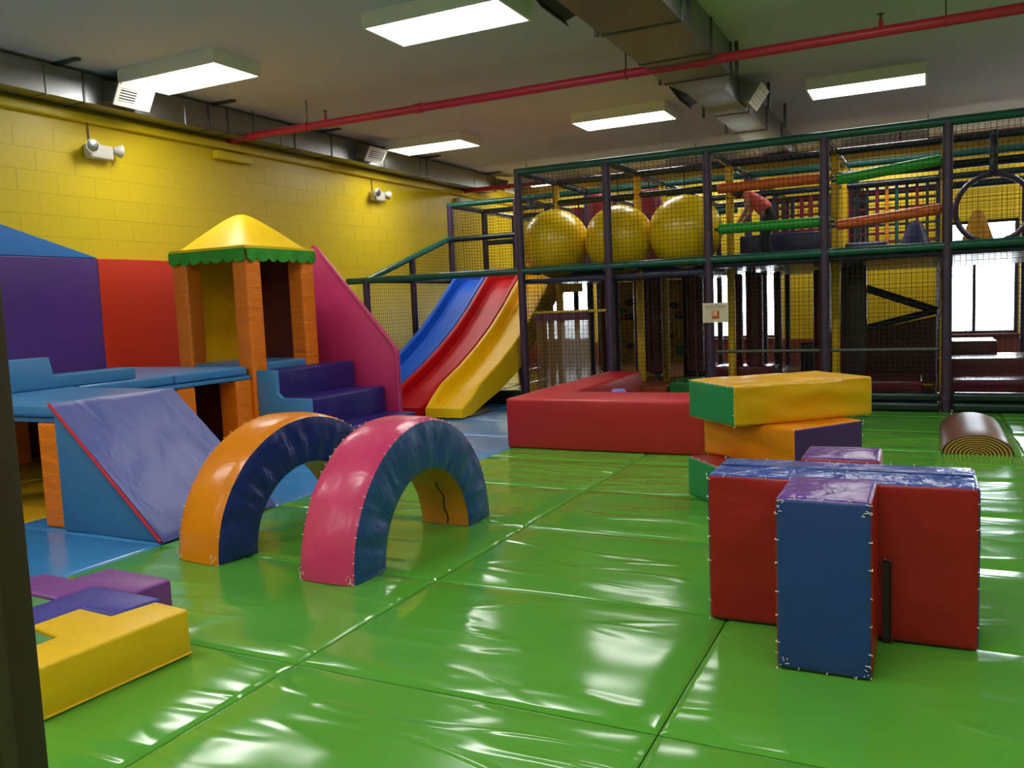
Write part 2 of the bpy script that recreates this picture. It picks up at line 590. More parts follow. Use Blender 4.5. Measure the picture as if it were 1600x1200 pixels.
# painted block courses on the left wall
BL, BH = 0.50, 0.25
blk = B().box(0, 0.003, 0.0025, BL - 0.0025, 0.0025, BH - 0.0025)
bme = blk.mesh('block', M_WALL, bevel=0.002, seg=1)
hme = B().box(0, 0.003, 0.0025, BL / 2 - 0.0025, 0.0025, BH - 0.0025).mesh('half_block', M_WALL, bevel=0.002, seg=1)
for r in range(16):
    z = r * BH
    if z + BH > 3.98:
        break
    rest = B() if z < 1.9 else None
    y = 5.2 - (BL / 2 if r % 2 else 0)
    while y < 19.3:
        wlen = BL if y + BL <= 19.5 else BL / 2
        if rest is not None:
            rest.box(XW, XW + 0.003, y + 0.0025, y + wlen - 0.0025, z + 0.0025, z + BH - 0.0025)
        else:
            o = bpy.data.objects.new('block', bme if wlen == BL else hme)
            o.location = (XW, y, z)
            link(o, wl)
        y += BL
    if rest is not None:
        o = rest.obj('block_course', M_WALL, wl, bevel=0.002, seg=1)
        o['kind'] = 'stuff'
# painted channel under the duct
t1 = struct(B().box(XW, XW + 0.09, YS, YN, 3.90, 4.0).obj('trim_1', M_WALL, bevel=0.012))


# ------------------------------------------------------------------ floor mats
SEAMY = [0.39 + 1.15 * k for k in range(-4, 10)] + [11.2]


def mat_piece(x0, x1, y0, y1, mat, seed):
    nx, ny = 14, 10
    hx, hy = (x1 - x0) / 2 - 0.003, (y1 - y0) / 2 - 0.003

    def fn(u, v):
        a = 1 - abs(2 * u - 1)
        b_ = 1 - abs(2 * v - 1)
        ea, eb = min(1, a * hx / 0.03), min(1, b_ * hy / 0.03)
        edge = (1 - (1 - ea) ** 2) * (1 - (1 - eb) ** 2)
        uu = -hx + 2 * hx * u
        vv = -hy + 2 * hy * v
        z = -0.010 + 0.010 * edge
        z += 0.006 * noise.noise(Vector((uu * 2.2 + seed, vv * 2.2, seed * 1.7))) * edge
        return (uu, vv, z)

    def warp(t, h):
        # denser rows at the hem
        e = 0.03 / (2 * h)
        tab = [0, e * 0.35, e] + [e + (1 - 2 * e) * k / 9 for k in range(1, 9)] + [1 - e, 1 - e * 0.35, 1]
        return tab
    ux, vy = warp(0, hx), warp(0, hy)
    bld = B()
    vs = [fn(u, v) for u in ux for v in vy]
    n2 = len(vy)
    fs = [(i * n2 + j, (i + 1) * n2 + j, (i + 1) * n2 + j + 1, i * n2 + j + 1) for i in range(len(ux) - 1) for j in range(n2 - 1)]
    bld.add(vs, fs)
    # skirts down to the sub floor
    ring = [(-hx, -hy), (hx, -hy), (hx, hy), (-hx, hy)]
    for k in range(4):
        p, q = ring[k], ring[(k + 1) % 4]
        bld.add([(p[0], p[1], -0.010), (q[0], q[1], -0.010), (q[0], q[1], -0.035), (p[0], p[1], -0.035)], [(0, 1, 2, 3)])
    me = bld.mesh('mat_panel', mat, smooth=True, fix=False, ang=3.2)
    o = bpy.data.objects.new('mat_panel', me)
    o.location = ((x0 + x1) / 2, (y0 + y1) / 2, 0)
    return link(o, floor)


sd = 0
for i in range(len(SEAMY) - 1):
    y0, y1 = SEAMY[i], SEAMY[i + 1]
    xl = -4.58 if y0 < 5.5 else -3.91
    cols = [xl, -2.43, -0.83, 0.77, 2.37, 3.97, 6.4]
    for a, b_ in zip(cols[:-1], cols[1:]):
        sd += 1.37
        mat_piece(a, b_, y0, y1, M_GREEN, sd)
    bc = [-9.2, -7.7, -6.15, xl]
    for a, b_ in zip(bc[:-1], bc[1:]):
        sd += 1.37
        mat_piece(a, b_, y0, y1, M_YELMAT if (a < -6.2 and 3 < y0 < 7) else M_BLUEMAT, sd)
GX = [-8.15, -6.75, -5.36, -4.0, -2.6, -1.15, 0.21, 1.61]
GY = [11.25, 12.65, 14.05, 15.45, 16.85, 18.25]
fx = [-9.2] + GX + [4.0, 6.4]
fy = [11.2, 12.65, 14.05, 15.45, 16.85, 18.25, 19.5]
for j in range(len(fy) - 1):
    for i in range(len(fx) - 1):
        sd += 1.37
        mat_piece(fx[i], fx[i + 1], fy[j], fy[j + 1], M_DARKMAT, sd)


# ------------------------------------------------------------------ ceiling lights
def ceiling_light(x, y, label, group=None):
    t = thing('ceiling_light', label, 'ceiling light', (x, y, ZC), group)
    hx, hy = 0.76, 0.37
    fr = B()
    fr.box(x - hx, x + hx, y - hy, y - hy + 0.03, ZC - 0.15, ZC)
    fr.box(x - hx, x + hx, y + hy - 0.03, y + hy, ZC - 0.15, ZC)
    fr.box(x - hx, x - hx + 0.03, y - hy + 0.03, y + hy - 0.03, ZC - 0.15, ZC)
    fr.box(x + hx - 0.03, x + hx, y - hy + 0.03, y + hy - 0.03, ZC - 0.15, ZC)
    fr.obj('housing', M_CREAM, t, smooth=False)
    lab(B().box(x - hx + 0.031, x + hx - 0.031, y - hy + 0.031, y + hy - 0.031, ZC - 0.145, ZC - 0.12).obj('diffuser', M_TUBE, t, smooth=False), 'glowing white diffuser panel')


LX = [-7.77, -4.27, -0.77, 2.73, 5.3]
for (x, y, l) in [
    (LX[0], 7.48, 'box ceiling light with a glowing panel, partly in front of the silver wall duct'),
    (LX[1], 7.48, 'largest ceiling light in view, cut by the top edge of the picture'),
    (LX[0], 12.93, 'glowing box ceiling light beside the wall duct, above the triple slide'),
    (LX[1], 12.93, 'glowing box ceiling light left of the middle duct, behind the red pipe'),
    (LX[2], 12.93, 'glowing box ceiling light right of the middle duct, below the red pipe'),
    (LX[0], 18.38, 'far ceiling light glimpsed behind the leftmost purple post at the top rail'),
    (LX[1], 18.38, 'far ceiling light seen through the roof net above the yellow balls'),
    (LX[2], 18.38, 'far ceiling light seen through the roof net above the bright green roller')]:
    ceiling_light(x, y, l)
for x, y in [(LX[2], 7.48), (LX[3], 7.48), (LX[3], 12.93), (LX[3], 18.38)] + [(x, yy) for x in LX[:4] for yy in (2.03, -2.4)]:
    ceiling_light(x, y, 'box ceiling light with a glowing panel, outside the edge of the picture', 'ceiling lights outside the picture')

# ------------------------------------------------------------------ wall duct
dt = thing('wall_duct', 'long galvanised steel air duct running under the ceiling along the yellow wall', 'air duct', (-8.97, 11, 4.04))
ys = [2.0, 3.6, 5.2, 6.38, 6.85, 8.35, 8.75, 9.1, 10.2, 10.5, 11.4, 12.9, 14.1, 14.35, 16.3, 17.35]
for a, b_ in zip(ys[:-1], ys[1:]):
    B().box(-9.15, -8.8, a + 0.004, b_ - 0.004, 4.04, 4.38).obj('duct_section', M_GALV, dt, bevel=0.004, seg=1)
for y in ys[1:-1]:
    B().box(-9.155, -8.79, y - 0.014, y + 0.014, 4.032, 4.388).obj('joint_flange', M_GALVD if rnd.random() < 0.5 else M_GALV, dt, bevel=0.003, seg=1)
for y in (6.55, 8.9, 11.2, 14.3, 16.9):
    B().box(-9.1, -8.45, y - 0.03, y + 0.03, 4.39, 4.415).obj('hanger_strap', M_GALVD, dt)


def register(y, w_, lbl, ln=0.52):
    """white supply grille on a short boot, tilted down into the room"""
    t = thing('air_register', lbl, 'air vent', (-8.8, y, 4.2))
    hl = ln / 2
    B().prism([(-8.8, 4.10), (-8.62, 4.06), (-8.50, 4.27), (-8.8, 4.35)], 'y', y - hl + 0.02, y + hl - 0.02).obj('boot', M_GALV, t, bevel=0.004, seg=1)
    d = Vector((0.12, 0, 0.21)).normalized()
    nrm = Vector((d.z, 0, -d.x))
    o = Vector((-8.62, y, 4.06)) + nrm * 0.002
    H = 0.215

    def pl(bld, a0, a1, b0, b1, t0, t1):
        vs = []
        for a in (a0, a1):
            for b2 in (b0, b1):
                for tt in (t0, t1):
                    vs.append(o + Vector((0, a, 0)) + d * b2 + nrm * tt)
        bld.add(vs, [(0, 1, 3, 2), (4, 6, 7, 5), (0, 4, 5, 1), (2, 3, 7, 6), (0, 2, 6, 4), (1, 5, 7, 3)])
        return bld
    fb = B()
    pl(fb, -hl, hl, -0.02, 0.035, 0, 0.022)
    pl(fb, -hl, hl, H - 0.02, H + 0.03, 0, 0.022)
    pl(fb, -hl, -hl + 0.05, 0.035, H - 0.02, 0, 0.022)
    pl(fb, hl - 0.05, hl, 0.035, H - 0.02, 0, 0.022)
    pl(fb, 0.03, hl - 0.05, 0.035, H - 0.02, 0.002, 0.016) if w_ else None
    fb.obj('frame', M_WHITE, t, smooth=False)
    pl(B(), -hl + 0.05, 0.03 if w_ else hl - 0.05, 0.035, H - 0.02, -0.002, 0.003).obj('opening', M_SLOT, t, smooth=False)
    for k in range(5):
        z0 = 0.045 + k * 0.032
        pl(B(), -hl + 0.05, 0.03 if w_ else hl - 0.05, z0, z0 + 0.014, 0.003, 0.016).obj('louver', M_WHITE, t, smooth=False)


register(7.34, True, 'white louvered air vent on the wall duct, next to the left ceiling light')
register(12.3, False, 'white square air vent on the wall duct above the emergency light by the slide')
register(17.6, False, 'small white air vent at the far end of the wall duct')

# ------------------------------------------------------------------ middle duct
md = thing('ceiling_duct', 'wide galvanised duct crossing the middle of the ceiling, narrowing toward the play frame', 'air duct', (-2.45, 9, 4.05))
for a, b_ in ((1.2, 2.9), (2.9, 4.6), (4.6, 6.3), (6.3, 8.0), (8.0, 9.2), (9.2, 10.2)):
    B().box(-2.84, -2.06, a + 0.004, b_ - 0.004, 4.05, 4.40).obj('duct_section', M_GALV, md, bevel=0.004, seg=1)
    B().box(-2.855, -2.045, b_ - 0.016, b_ + 0.016, 4.04, 4.41).obj('joint_flange', M_GALVD, md, bevel=0.003, seg=1)
tb = B()
tb.add([(-2.84, 10.2, 4.05), (-2.06, 10.2, 4.05), (-2.06, 10.2, 4.4), (-2.84, 10.2, 4.4),
        (-2.74, 10.85, 4.05), (-2.27, 10.85, 4.05), (-2.27, 10.85, 4.4), (-2.74, 10.85, 4.4)],
       [(0, 1, 2, 3), (4, 7, 6, 5), (0, 4, 5, 1), (2, 6, 7, 3), (1, 5, 6, 2), (0, 3, 7, 4)])
tb.obj('reducer', M_GALV, md, bevel=0.004, seg=1)
for a, b_ in ((10.85, 12.4), (12.4, 13.9), (13.9, 15.4), (15.4, 17.2)):
    B().box(-2.74, -2.27, a + 0.004, b_ - 0.004, 4.05, 4.40).obj('duct_section', M_GALV, md, bevel=0.004, seg=1)
    B().box(-2.755, -2.255, b_ - 0.016, b_ + 0.016, 4.04, 4.41).obj('joint_flange', M_GALVD, md, bevel=0.003, seg=1)
for y in (8.0, 10.2, 12.4, 13.9):
    for x in (-2.9, -1.99):
        B().box(x - 0.02, x + 0.02, y - 0.015, y + 0.015, 4.05, 4.41).obj('hanger_strap', M_GALVD, md)
for (x, y, lbl, sx, mt) in [(-2.16, 12.0, 'small cream air vent hanging on the right side of the middle duct', 1, M_WHITE),
                        (-2.86, 11.3, 'dark air vent boot on the left side of the middle duct, behind the red pipe', -1, M_FRAME),
                        (-2.98, 7.15, 'dark blue-grey vent boot on the left side of the wide duct at the top edge', -1, M_FRAME)]:
    t = thing('duct_register', lbl, 'air vent', (x, y, 4.1))
    x0 = -2.27 if sx > 0 else (-2.74 if y > 10.8 else -2.84)
    x1 = x0 + sx * 0.14
    B().prism([(x0, 4.36), (x0, 4.10), (x1, 4.05), (x1 + sx * 0.14, 4.25)], 'y', y - 0.26, y + 0.26).obj('boot', M_GALV if sx > 0 else M_FRAME, t)
    d = Vector((sx * 0.14, 0, 0.2)).normalized()
    nrm = Vector((d.z * sx, 0, -abs(d.x)))
    o = Vector((x1, y, 4.05)) + nrm * 0.003
    for k, (a0, a1, b0, b1, t1, mm, nm) in enumerate([(-0.3, 0.3, -0.03, 0.27, 0.012, mt, 'face_plate')] + [(-0.25, 0.25, 0.02 + 0.045 * i, 0.04 + 0.045 * i, 0.02, M_WHITE if sx > 0 else M_FRAME, 'louver') for i in range(5)]):
        vs = [o + Vector((0, a, 0)) + d * b2 + nrm * tt for a in (a0, a1) for b2 in (b0, b1) for tt in (0, t1)]
        B().add(vs, [(0, 1, 3, 2), (4, 6, 7, 5), (0, 4, 5, 1), (2, 3, 7, 6), (0, 2, 6, 4), (1, 5, 7, 3)]).obj(nm, mm, t, smooth=False)

# ------------------------------------------------------------------ sprinkler pipes
for (y, z, r, lbl, hs) in [(9.5, 4.06, 0.052, 'long red sprinkler pipe crossing the whole room below the ceiling', (-8.7, -7.72, -3.1, 0.15, 3.0)),
                          (16.4, 4.0, 0.05, 'far red sprinkler pipe entering behind the top of the play frame', (-7.6, -4.0, 0.0))]:
    t = thing('sprinkler_pipe', lbl, 'pipe', (-9.1, y, z))
    B().tube([(-9.2, y, z), (6.3, y, z)], r, 16).obj('pipe', M_PIPE, t)
    for x in (-5.9, -2.25, 2.2):
        B().tube([(x - 0.06, y, z), (x + 0.06, y, z)], r * 1.22, 16).obj('coupling', M_PIPE, t, bevel=0.004)
    for x in hs:
        B().tube([(x, y, z + r), (x, y, ZC)], 0.008, 6).obj('hanger_rod', M_GALVD, t)
        B().tube([(x, y + 1.0 * (r + 0.006) * math.cos(a), z + (r + 0.006) * math.sin(a)) for a in [2 * math.pi * k / 16 for k in range(16)]], 0.009, 6, closed=True).obj('hanger_ring', M_PIPE, t)
    for x in (-7.4, -0.43, 4.0):
        s_ = B().tube([(x, y, z + r * 0.8), (x, y, z + r + 0.06)], 0.022, 10).obj('sprinkler_fitting', M_PIPE, t)
        B().lathe((x, y, z + r + 0.06), [(0.012, 0), (0.012, 0.05), (0.035, 0.055), (0.035, 0.062), (0.01, 0.07)], 12).obj('sprinkler_head', M_GALVD, s_)
B().box(XW + 0.013, XW + 0.12, 9.15, 9.85, 3.74, 3.86).obj('trim_2', M_WALL, bevel=0.015)['kind'] = 'structure'
B().box(XW + 0.013, XW + 0.12, 16.1, 16.7, 3.72, 3.84).obj('trim_3', M_WHITE, bevel=0.015)['kind'] = 'structure'


# ------------------------------------------------------------------ emergency lights
def emergency(y, z, lbl):
    t = thing('emergency_light', lbl, 'emergency light', (XW, y, z))
    B().rbox((0.06, 0.17, 0.085), 0.02, 3, 0.004, c=(XW + 0.075, y, z)).obj('body', M_WHITE, t)
    B().tube([(XW + 0.02, y - 0.08, z + 0.07), (XW + 0.02, y - 0.08, 3.9)], 0.008, 6).obj('conduit', M_GALVD, t)
    for s_, dx in ((-1, 0.5), (1, 0.15)):
        c = Vector((XW + 0.12, y + s_ * 0.17, z + 0.045))
        d = Vector((dx, 0.65 * s_ if s_ > 0 else -0.1, -0.05)).normalized()
        h = B()
        h.tube([c, c + d * 0.05, c + d * 0.10, c + d * 0.105], [0.03, 0.06, 0.082, 0.082], 18)
        ho = h.obj('lamp_head', M_WHITE, t)
        B().tube([c + d * 0.104, c + d * 0.112], [0.072, 0.06], 18).obj('lens', M_GALV, ho)


emergency(7.24, 3.56, 'white twin-head emergency light on the yellow wall above the purple pad')
emergency(13.1, 3.58, 'white twin-head emergency light on the yellow wall above the triple slide')

# ================================================================== LEFT: WALL PADS, PLATFORMS, TOWER
B().rbox((0.04, 1.30, 0.90), 0.015, 4, 0.004, c=(-9.14, 5.77, 1.36)).obj('wall_pad', M_PURPLE, loc=(-9.14, 5.77, 0.46))
tag(bpy.data.objects['wall_pad'], 'large purple padded panel on the yellow wall under the blue gable', 'wall pad')
o = B().rbox((0.04, 0.585, 0.90), 0.015, 4, 0.004, c=(-9.14, 7.66, 1.36)).obj('wall_pad', M_REDOR, loc=(-9.14, 7.66, 0.46))
tag(o, 'red-orange padded wall panel between the purple pad and the tower', 'wall pad')
o = B().prism([(7.08, 2.265), (4.65, 2.96), (2.2, 2.265)], 'x', -9.18, -9.10).obj('gable_pad', M_SBLUE if False else vinyl('gable_blue', (40, 118, 196), 0.45, 0.06, 2), loc=(-9.14, 4.65, 2.265), bevel=0.008)
tag(o, 'blue triangular gable pad above the purple panel at the left edge', 'wall pad')
o = B().rbox((0.03, 0.04, 0.9), 0.012, 3, 0, c=(-9.15, 8.30, 1.36)).obj('wall_pad_edging', M_YELBLK, loc=(-9.15, 8.3, 0.46))
tag(o, 'narrow yellow edge strip between the red pad and the orange tower column', 'pad')

ZP = 0.92
# near deck (with the ramp)
t = thing('foam_deck', 'near light blue foam deck pad on an orange leg, at the top of the ramp', 'play platform', (-6.25, 4.4, 0))
B().rbox((0.65, 0.53, 0.05), 0.025, 5, 0.004, c=(-6.25, 4.42, ZP - 0.05)).obj('deck_pad', M_LBLUE, t)
B().box(-6.88, -5.61, 3.91, 4.93, ZP - 0.14, ZP - 0.105).obj('base_board', M_RAMPSIDE, t, bevel=0.008)
B().rbox((0.12, 0.12, 0.39), 0.02, 4, 0.006, c=(-5.72, 4.03, 0.39)).obj('leg', M_ORANGE, t)
B().rbox((0.12, 0.12, 0.39), 0.02, 4, 0.006, c=(-6.76, 4.80, 0.39)).obj('leg', M_ORANGE, t)
# long platform along the wall
t = thing('foam_platform', 'long light blue foam platform along the wall, in front of the orange tower', 'play platform', (-7.9, 5.6, 0))
for a, b_ in ((2.6, 4.0), (4.0, 5.05), (5.05, 6.15), (6.15, 7.18)):
    B().rbox((1.05, (b_ - a) / 2 - 0.004, 0.05), 0.025, 5, 0.004, c=(-7.96, (a + b_) / 2, ZP - 0.05)).obj('deck_pad', M_LBLUE, t)
B().box(-8.99, -6.88, 2.62, 7.2, ZP - 0.145, ZP - 0.105).obj('base_board', M_LBLUE, t, bevel=0.008)
for (x, y) in ((-7.03, 6.03), (-7.03, 6.28), (-7.02, 7.09), (-8.8, 5.60), (-8.8, 7.06), (-8.8, 3.0), (-7.06, 3.0)):
    B().rbox((0.13, 0.12, 0.385), 0.02, 4, 0.006, c=(x, y, 0.387)).obj('leg', M_ORANGE, t)
B().box(-9.05, -9.0, 2.6, 7.2, 0, ZP - 0.15).obj('back_panel', M_MAROON, t)
B().box(-8.66, -7.2, 7.14, 7.19, 0.0, ZP - 0.15).obj('end_panel', M_MAROON, t)
# stepped bolster standing on the platform
o = B().prism([(4.0, ZP + 0.002), (5.72, ZP + 0.002), (5.72, ZP + 0.115), (4.86, ZP + 0.115), (4.83, ZP + 0.28), (4.0, ZP + 0.28)], 'x', -7.06, -6.95).obj('stepped_bolster', M_LBLUE, loc=(-7, 4.9, ZP), bevel=0.014)
tag(o, 'light blue stepped foam edge piece standing on the platform before the purple pad', 'foam block')

# ramp
t = thing('foam_ramp', 'periwinkle blue foam ramp wedge with red piping and light blue side', 'ramp', (-5.1, 4.4, 0))
B().prism([(-5.585, 0.002), (-4.60, 0.002), (-5.585, ZP - 0.02)], 'y', 3.87, 4.93).obj('wedge_core', M_RAMPSIDE, t, bevel=0.012)


def rampf(u, v):
    x = -5.60 + 1.04 * u
    z = (ZP - 0.005) * (1 - u) + 0.022 * (1 if 0.02 < u < 0.98 else 0.4)
    y = 3.86 + 1.08 * v
    z += 0.010 * math.sin(math.pi * u) * math.sin(math.pi * v)
    z += 0.012 * noise.noise(Vector((x * 5, y * 2.2, 3))) * math.sin(math.pi * u) ** .5 * math.sin(math.pi * v) ** .5
    z += 0.02 * max(0, noise.noise(Vector((x * 3 + y * 5, y * 1.2 - x * 2, 8)))) ** 1.4 * math.sin(math.pi * v)
    return (x, y, max(z, 0.004))


rb = B().grid(rampf, 40, 40)
n0 = len(rb.v)
vt = list(rb.v)
rb.add([(p[0] - 0.012, p[1], max(p[2] - 0.03, 0.003)) for p in vt], [])
N_ = 41
for k in range(40):
    for (a, b_) in ((k * N_, (k + 1) * N_), (k * N_ + 40, (k + 1) * N_ + 40), (k, k + 1), (40 * N_ + k, 40 * N_ + k + 1)):
        rb.f.append((a, b_, b_ + n0, a + n0))
rb.obj('slope_cover', M_RAMP, t)
B().tube([(-5.60 + 1.02 * k / 20, 3.852, max(0.012, (ZP - 0.005) * (1 - k / 20) + 0.012)) for k in range(21)], 0.011, 8).obj('piping', M_PIPING, t)

# tower
TX0, TX1, TY0, TY1 = -8.02, -6.85, 7.22, 8.38
t = thing('play_tower', 'orange foam tower with four columns, yellow pyramid roof and green scalloped trim', 'play tower', ((TX0 + TX1) / 2, (TY0 + TY1) / 2, 0))
cxs, cys = ((TX0 + 0.115, TX1 - 0.115), (TY0 + 0.115, TY1 - 0.115))
for x in cxs:
    for y in cys:
        B().rbox((0.115, 0.115, 1.11), 0.03, 7, 0.004, c=(x, y, 1.112), nz=0.006, seed=x + y).obj('column', M_ORANGE, t)


def rooff(u, v):
    a, b_ = 2 * u - 1, 2 * v - 1
    p = 5.0
    mx_ = (abs(a) ** p + abs(b_) ** p) ** (1 / p)
    mx_ = math.sqrt(min(mx_, 1.15) ** 2 + 0.035)
    h = 0.52 * max(0, 1.01 - mx_)
    mX, mY = (TX0 + TX1) / 2, (TY0 + TY1) / 2
    return (mX + a * 0.595, mY + b_ * 0.595, 2.28 + h)


rf = B().grid(rooff, 28, 28)
mX, mY = (TX0 + TX1) / 2, (TY0 + TY1) / 2
N_ = 29
k0 = len(rf.v)
brd = [(i * N_) for i in range(29)] + [28 * N_ + j for j in range(1, 29)] + [i * N_ + 28 for i in range(27, -1, -1)] + [j for j in range(27, 0, -1)]
rf.v += [(rf.v[q][0], rf.v[q][1], 2.235) for q in brd]
nb = len(brd)
for i in range(nb):
    rf.f.append((brd[i], brd[(i + 1) % nb], k0 + (i + 1) % nb, k0 + i))
rf.f.append(tuple(k0 + i for i in range(nb)))
rf.obj('roof', M_ROOF, t)
for side in range(4):
    vb = B()
    n, per = 77, 7

    def pt(s_, z, off):
        a = -0.59 + 1.18 * s_
        wv = 0.012 * math.sin(s_ * 23 + side) * (2.25 - z) / 0.12
        e = 0.601 + wv + off
        return [(mX + a, mY - e, z), (mX + e, mY + a, z), (mX - a, mY + e, z), (mX - e, mY - a, z)][side]
    vs = []
    for i in range(n + 1):
        s_ = i / n
        z0 = 2.135 - 0.045 * abs(math.sin(math.pi * per * s_)) ** 0.6 + 0.008
        for off in (0, 0.01):
            vs += [pt(s_, 2.25, off), pt(s_, 2.19, off), pt(s_, z0, off)]
    fs = []
    for i in range(n):
        a, b_ = i * 6, (i + 1) * 6
        fs += [(a, b_, b_ + 1, a + 1), (a + 1, b_ + 1, b_ + 2, a + 2), (a + 3, a + 4, b_ + 4, b_ + 3), (a + 4, a + 5, b_ + 5, b_ + 4), (a + 2, b_ + 2, b_ + 5, a + 5), (a, a + 3, b_ + 3, b_)]
    vb.add(vs, fs).obj('valance', M_VAL, t)
B().box(TX0 + 0.02, TX0 + 0.06, TY0 + 0.24, TY1 - 0.24, ZP, 2.2).obj('back_panel', M_YELBLK, t)
B().box(TX0 + 0.24, TX1 - 0.24, TY1 - 0.06, TY1 - 0.02, ZP, 2.2).obj('side_panel', M_MAROON, t)
B().rbox((0.55, 0.55, 0.05), 0.02, 4, 0.003, c=(mX, mY, ZP - 0.03)).obj('floor_pad', M_LBLUE, t)
B().box(TX0 + 0.1, TX0 + 0.14, TY0 + 0.1, TY1 - 0.1, 0, ZP - 0.1).obj('base_panel', M_MAROON, t)

# steps
t = thing('foam_steps', 'navy foam steps with light blue side, against the pink panel', 'foam steps', (-6.25, 8, 0))
for (x0, x1, z1) in ((-6.84, -6.58, 0.86), (-6.58, -6.12, 0.54), (-6.12, -5.68, 0.22)):
    B().rbox(((x1 - x0) / 2, 0.71, z1 / 2), 0.03, 5, 0.01, c=((x0 + x1) / 2, 8.02, z1 / 2 + 0.001), nz=0.01, seed=z1).obj('step', M_NAVY, t)
B().prism([(-6.85, 0.002), (-5.68, 0.002), (-5.68, 0.23), (-6.10, 0.23), (-6.11, 0.545), (-6.50, 0.55), (-6.565, 0.60), (-6.57, 0.865), (-6.85, 0.865)], 'y', 7.25, 7.31).obj('side_panel', M_LBLUE, t, bevel=0.01)
o = B().rbox((0.35, 0.06, 0.045), 0.02, 4, 0.003, c=(-7.3, 8.32, ZP + 0.045)).obj('edge_pad', M_LBLUE, loc=(-7.3, 8.32, ZP))
bpy.data.objects.remove(o)
# pink panel
t = thing('pink_side_panel', 'tall pink panel with a sloping top beside the navy steps', 'play panel', (-6.6, 8.82, 0))
poly = [(-7.22, 0.003), (-5.97, 0.003), (-5.97, 0.97), (-6.02, 1.05), (-7.17, 2.36), (-7.22, 2.36)]
B().prism(poly, 'y', 8.79, 8.87).obj('panel', M_PINK, t, bevel=0.012)
B().box(-7.30, -7.225, 8.76, 8.9, 0.003, 2.30).obj('edge_strip', M_PIPING, t, bevel=0.008)
B().tube([(-5.97, 8.785, 0.02), (-5.972, 8.785, 0.97), (-6.02, 8.785, 1.05), (-7.17, 8.785, 2.36)], 0.012, 8).obj('piping', M_PINK, t)

# ================================================================== TRIPLE SLIDE
PATH = [(9.58, 0.09), (9.64, 0.09), (9.76, 0.11), (9.94, 0.18), (10.2, 0.29), (10.6, 0.445), (11.1, 0.68), (11.6, 0.95), (12.1, 1.28), (12.5, 1.58), (12.75, 1.76), (12.95, 1.87), (13.15, 1.92), (14.0, 1.93)]
# resample
pp = []
for i in range(len(PATH) - 1):
    for k in range(4):
        tt = k / 4
        pp.append((PATH[i][0] * (1 - tt) + PATH[i + 1][0] * tt, PATH[i][1] * (1 - tt) + PATH[i + 1][1] * tt))
pp.append(PATH[-1])
t = thing('triple_slide', 'three-lane plastic slide, blue, red and yellow, coming down beside the frame', 'slide', (-6.5, 11, 0))
for (x0, mt, lb) in ((-7.42, M_SBLUE, 'blue slide lane'), (-6.77, M_SRED, 'red slide lane'), (-6.12, M_SYEL, 'yellow slide lane, nearest the purple post')):
    wv = 0.64
    vs, fs = [], []
    for (y, z) in pp:
        s_ = min(1, max(0, (y - 9.58) / 0.45))
        h = 0.05 + 0.15 * s_ ** 0.6
        sk = 0.07 + 0.20 * min(1, max(0, (y - 9.7) / 1.6))
        inset = 0.035 * (1 - min(1, (y - 9.58) / 0.2))
        prof = [(inset, -sk), (inset, h - 0.02), (inset + 0.015, h), (0.055, h), (0.075, h - 0.02), (0.10, 0.03), (0.13, 0.0), (wv - 0.13, 0.0), (wv - 0.10, 0.03), (wv - 0.075, h - 0.02), (wv - 0.055, h), (wv - inset - 0.015, h), (wv - inset, h - 0.02), (wv - inset, -sk)]
        if y == pp[0][0]:
            prof = [(a, b_ if k in (0, 13) else h) for k, (a, b_) in enumerate(prof)]
        for (a, b_) in prof:
            vs.append((x0 + a, y, max(0.012, z + b_)))
    n = 14
    for i in range(len(pp) - 1):
        for j in range(n):
            fs.append((i * n + j, i * n + (j + 1) % n, (i + 1) * n + (j + 1) % n, (i + 1) * n + j))
    fs.append(tuple(range(n)))
    fs.append(tuple(range((len(pp) - 1) * n, len(pp) * n)))
    lab(B().add(vs, fs).obj('slide_lane', mt, t, ang=0.55), lb)
B().box(-7.42, -5.5, 9.8, 10.6, 0.0, 0.012).obj('foot_pad', M_NAVY, t)

# ================================================================== PLAY FRAME
PF = thing('play_structure', 'two-storey soft play frame with purple posts, green rails and black safety nets', 'play structure', (-3.2, 14, 0))
ZT, ZD = 3.40, 1.97
PR, RR = 0.058, 0.052


def post(x, y, z1, mat, z0=0.0):
    B().tube([(x, y, z0), (x, y, z1)], PR, 14).obj('post', mat, PF)


def rail(a, b_, mat, nm='rail', r=RR):
    B().tube([a, b_], r, 12).obj(nm, mat, PF)


for j, y in enumerate(GY):
    for i, x in enumerate(GX):
        if i < 2:
            if j == 0:
                if i == 0:
                    post(x, y, ZD, M_POST)
            elif j == 1:
                if i == 0:
                    post(x, y, ZD + 0.40, M_POST)
            else:
                post(x, y, ZT, M_POST)
            continue
        if j == 1:
            mt = M_YPOST
        elif j == 2 and i in (3, 5):
            mt = M_YPOST
        else:
            mt = M_POST
        post(x, y, ZT, mt)
for j, y in enumerate(GY):
    x0 = GX[2] if j < 2 else GX[0]
    rail((x0 - 0.04, y, ZT), (GX[-1] + 0.04, y, ZT), M_RAIL if j in (0, 2) else M_RAILD, 'top_rail')
    rail((GX[2] if j else -8.52, y, ZD), (GX[-1] + 0.04, y, ZD), M_RAIL if j == 0 else M_RAILD, 'deck_rail')
    if j >= 2:
        rail((GX[0], y, ZD), (GX[2], y, ZD), M_RAILD, 'deck_rail')
for i, x in enumerate(GX):
    j0 = 0 if i >= 2 else 2
    rail((x, GY[j0], ZT), (x, GY[-1], ZT), M_RAILD, 'cross_rail')
    rail((x, GY[j0], ZD), (x, GY[-1], ZD), M_RAILD, 'cross_rail')
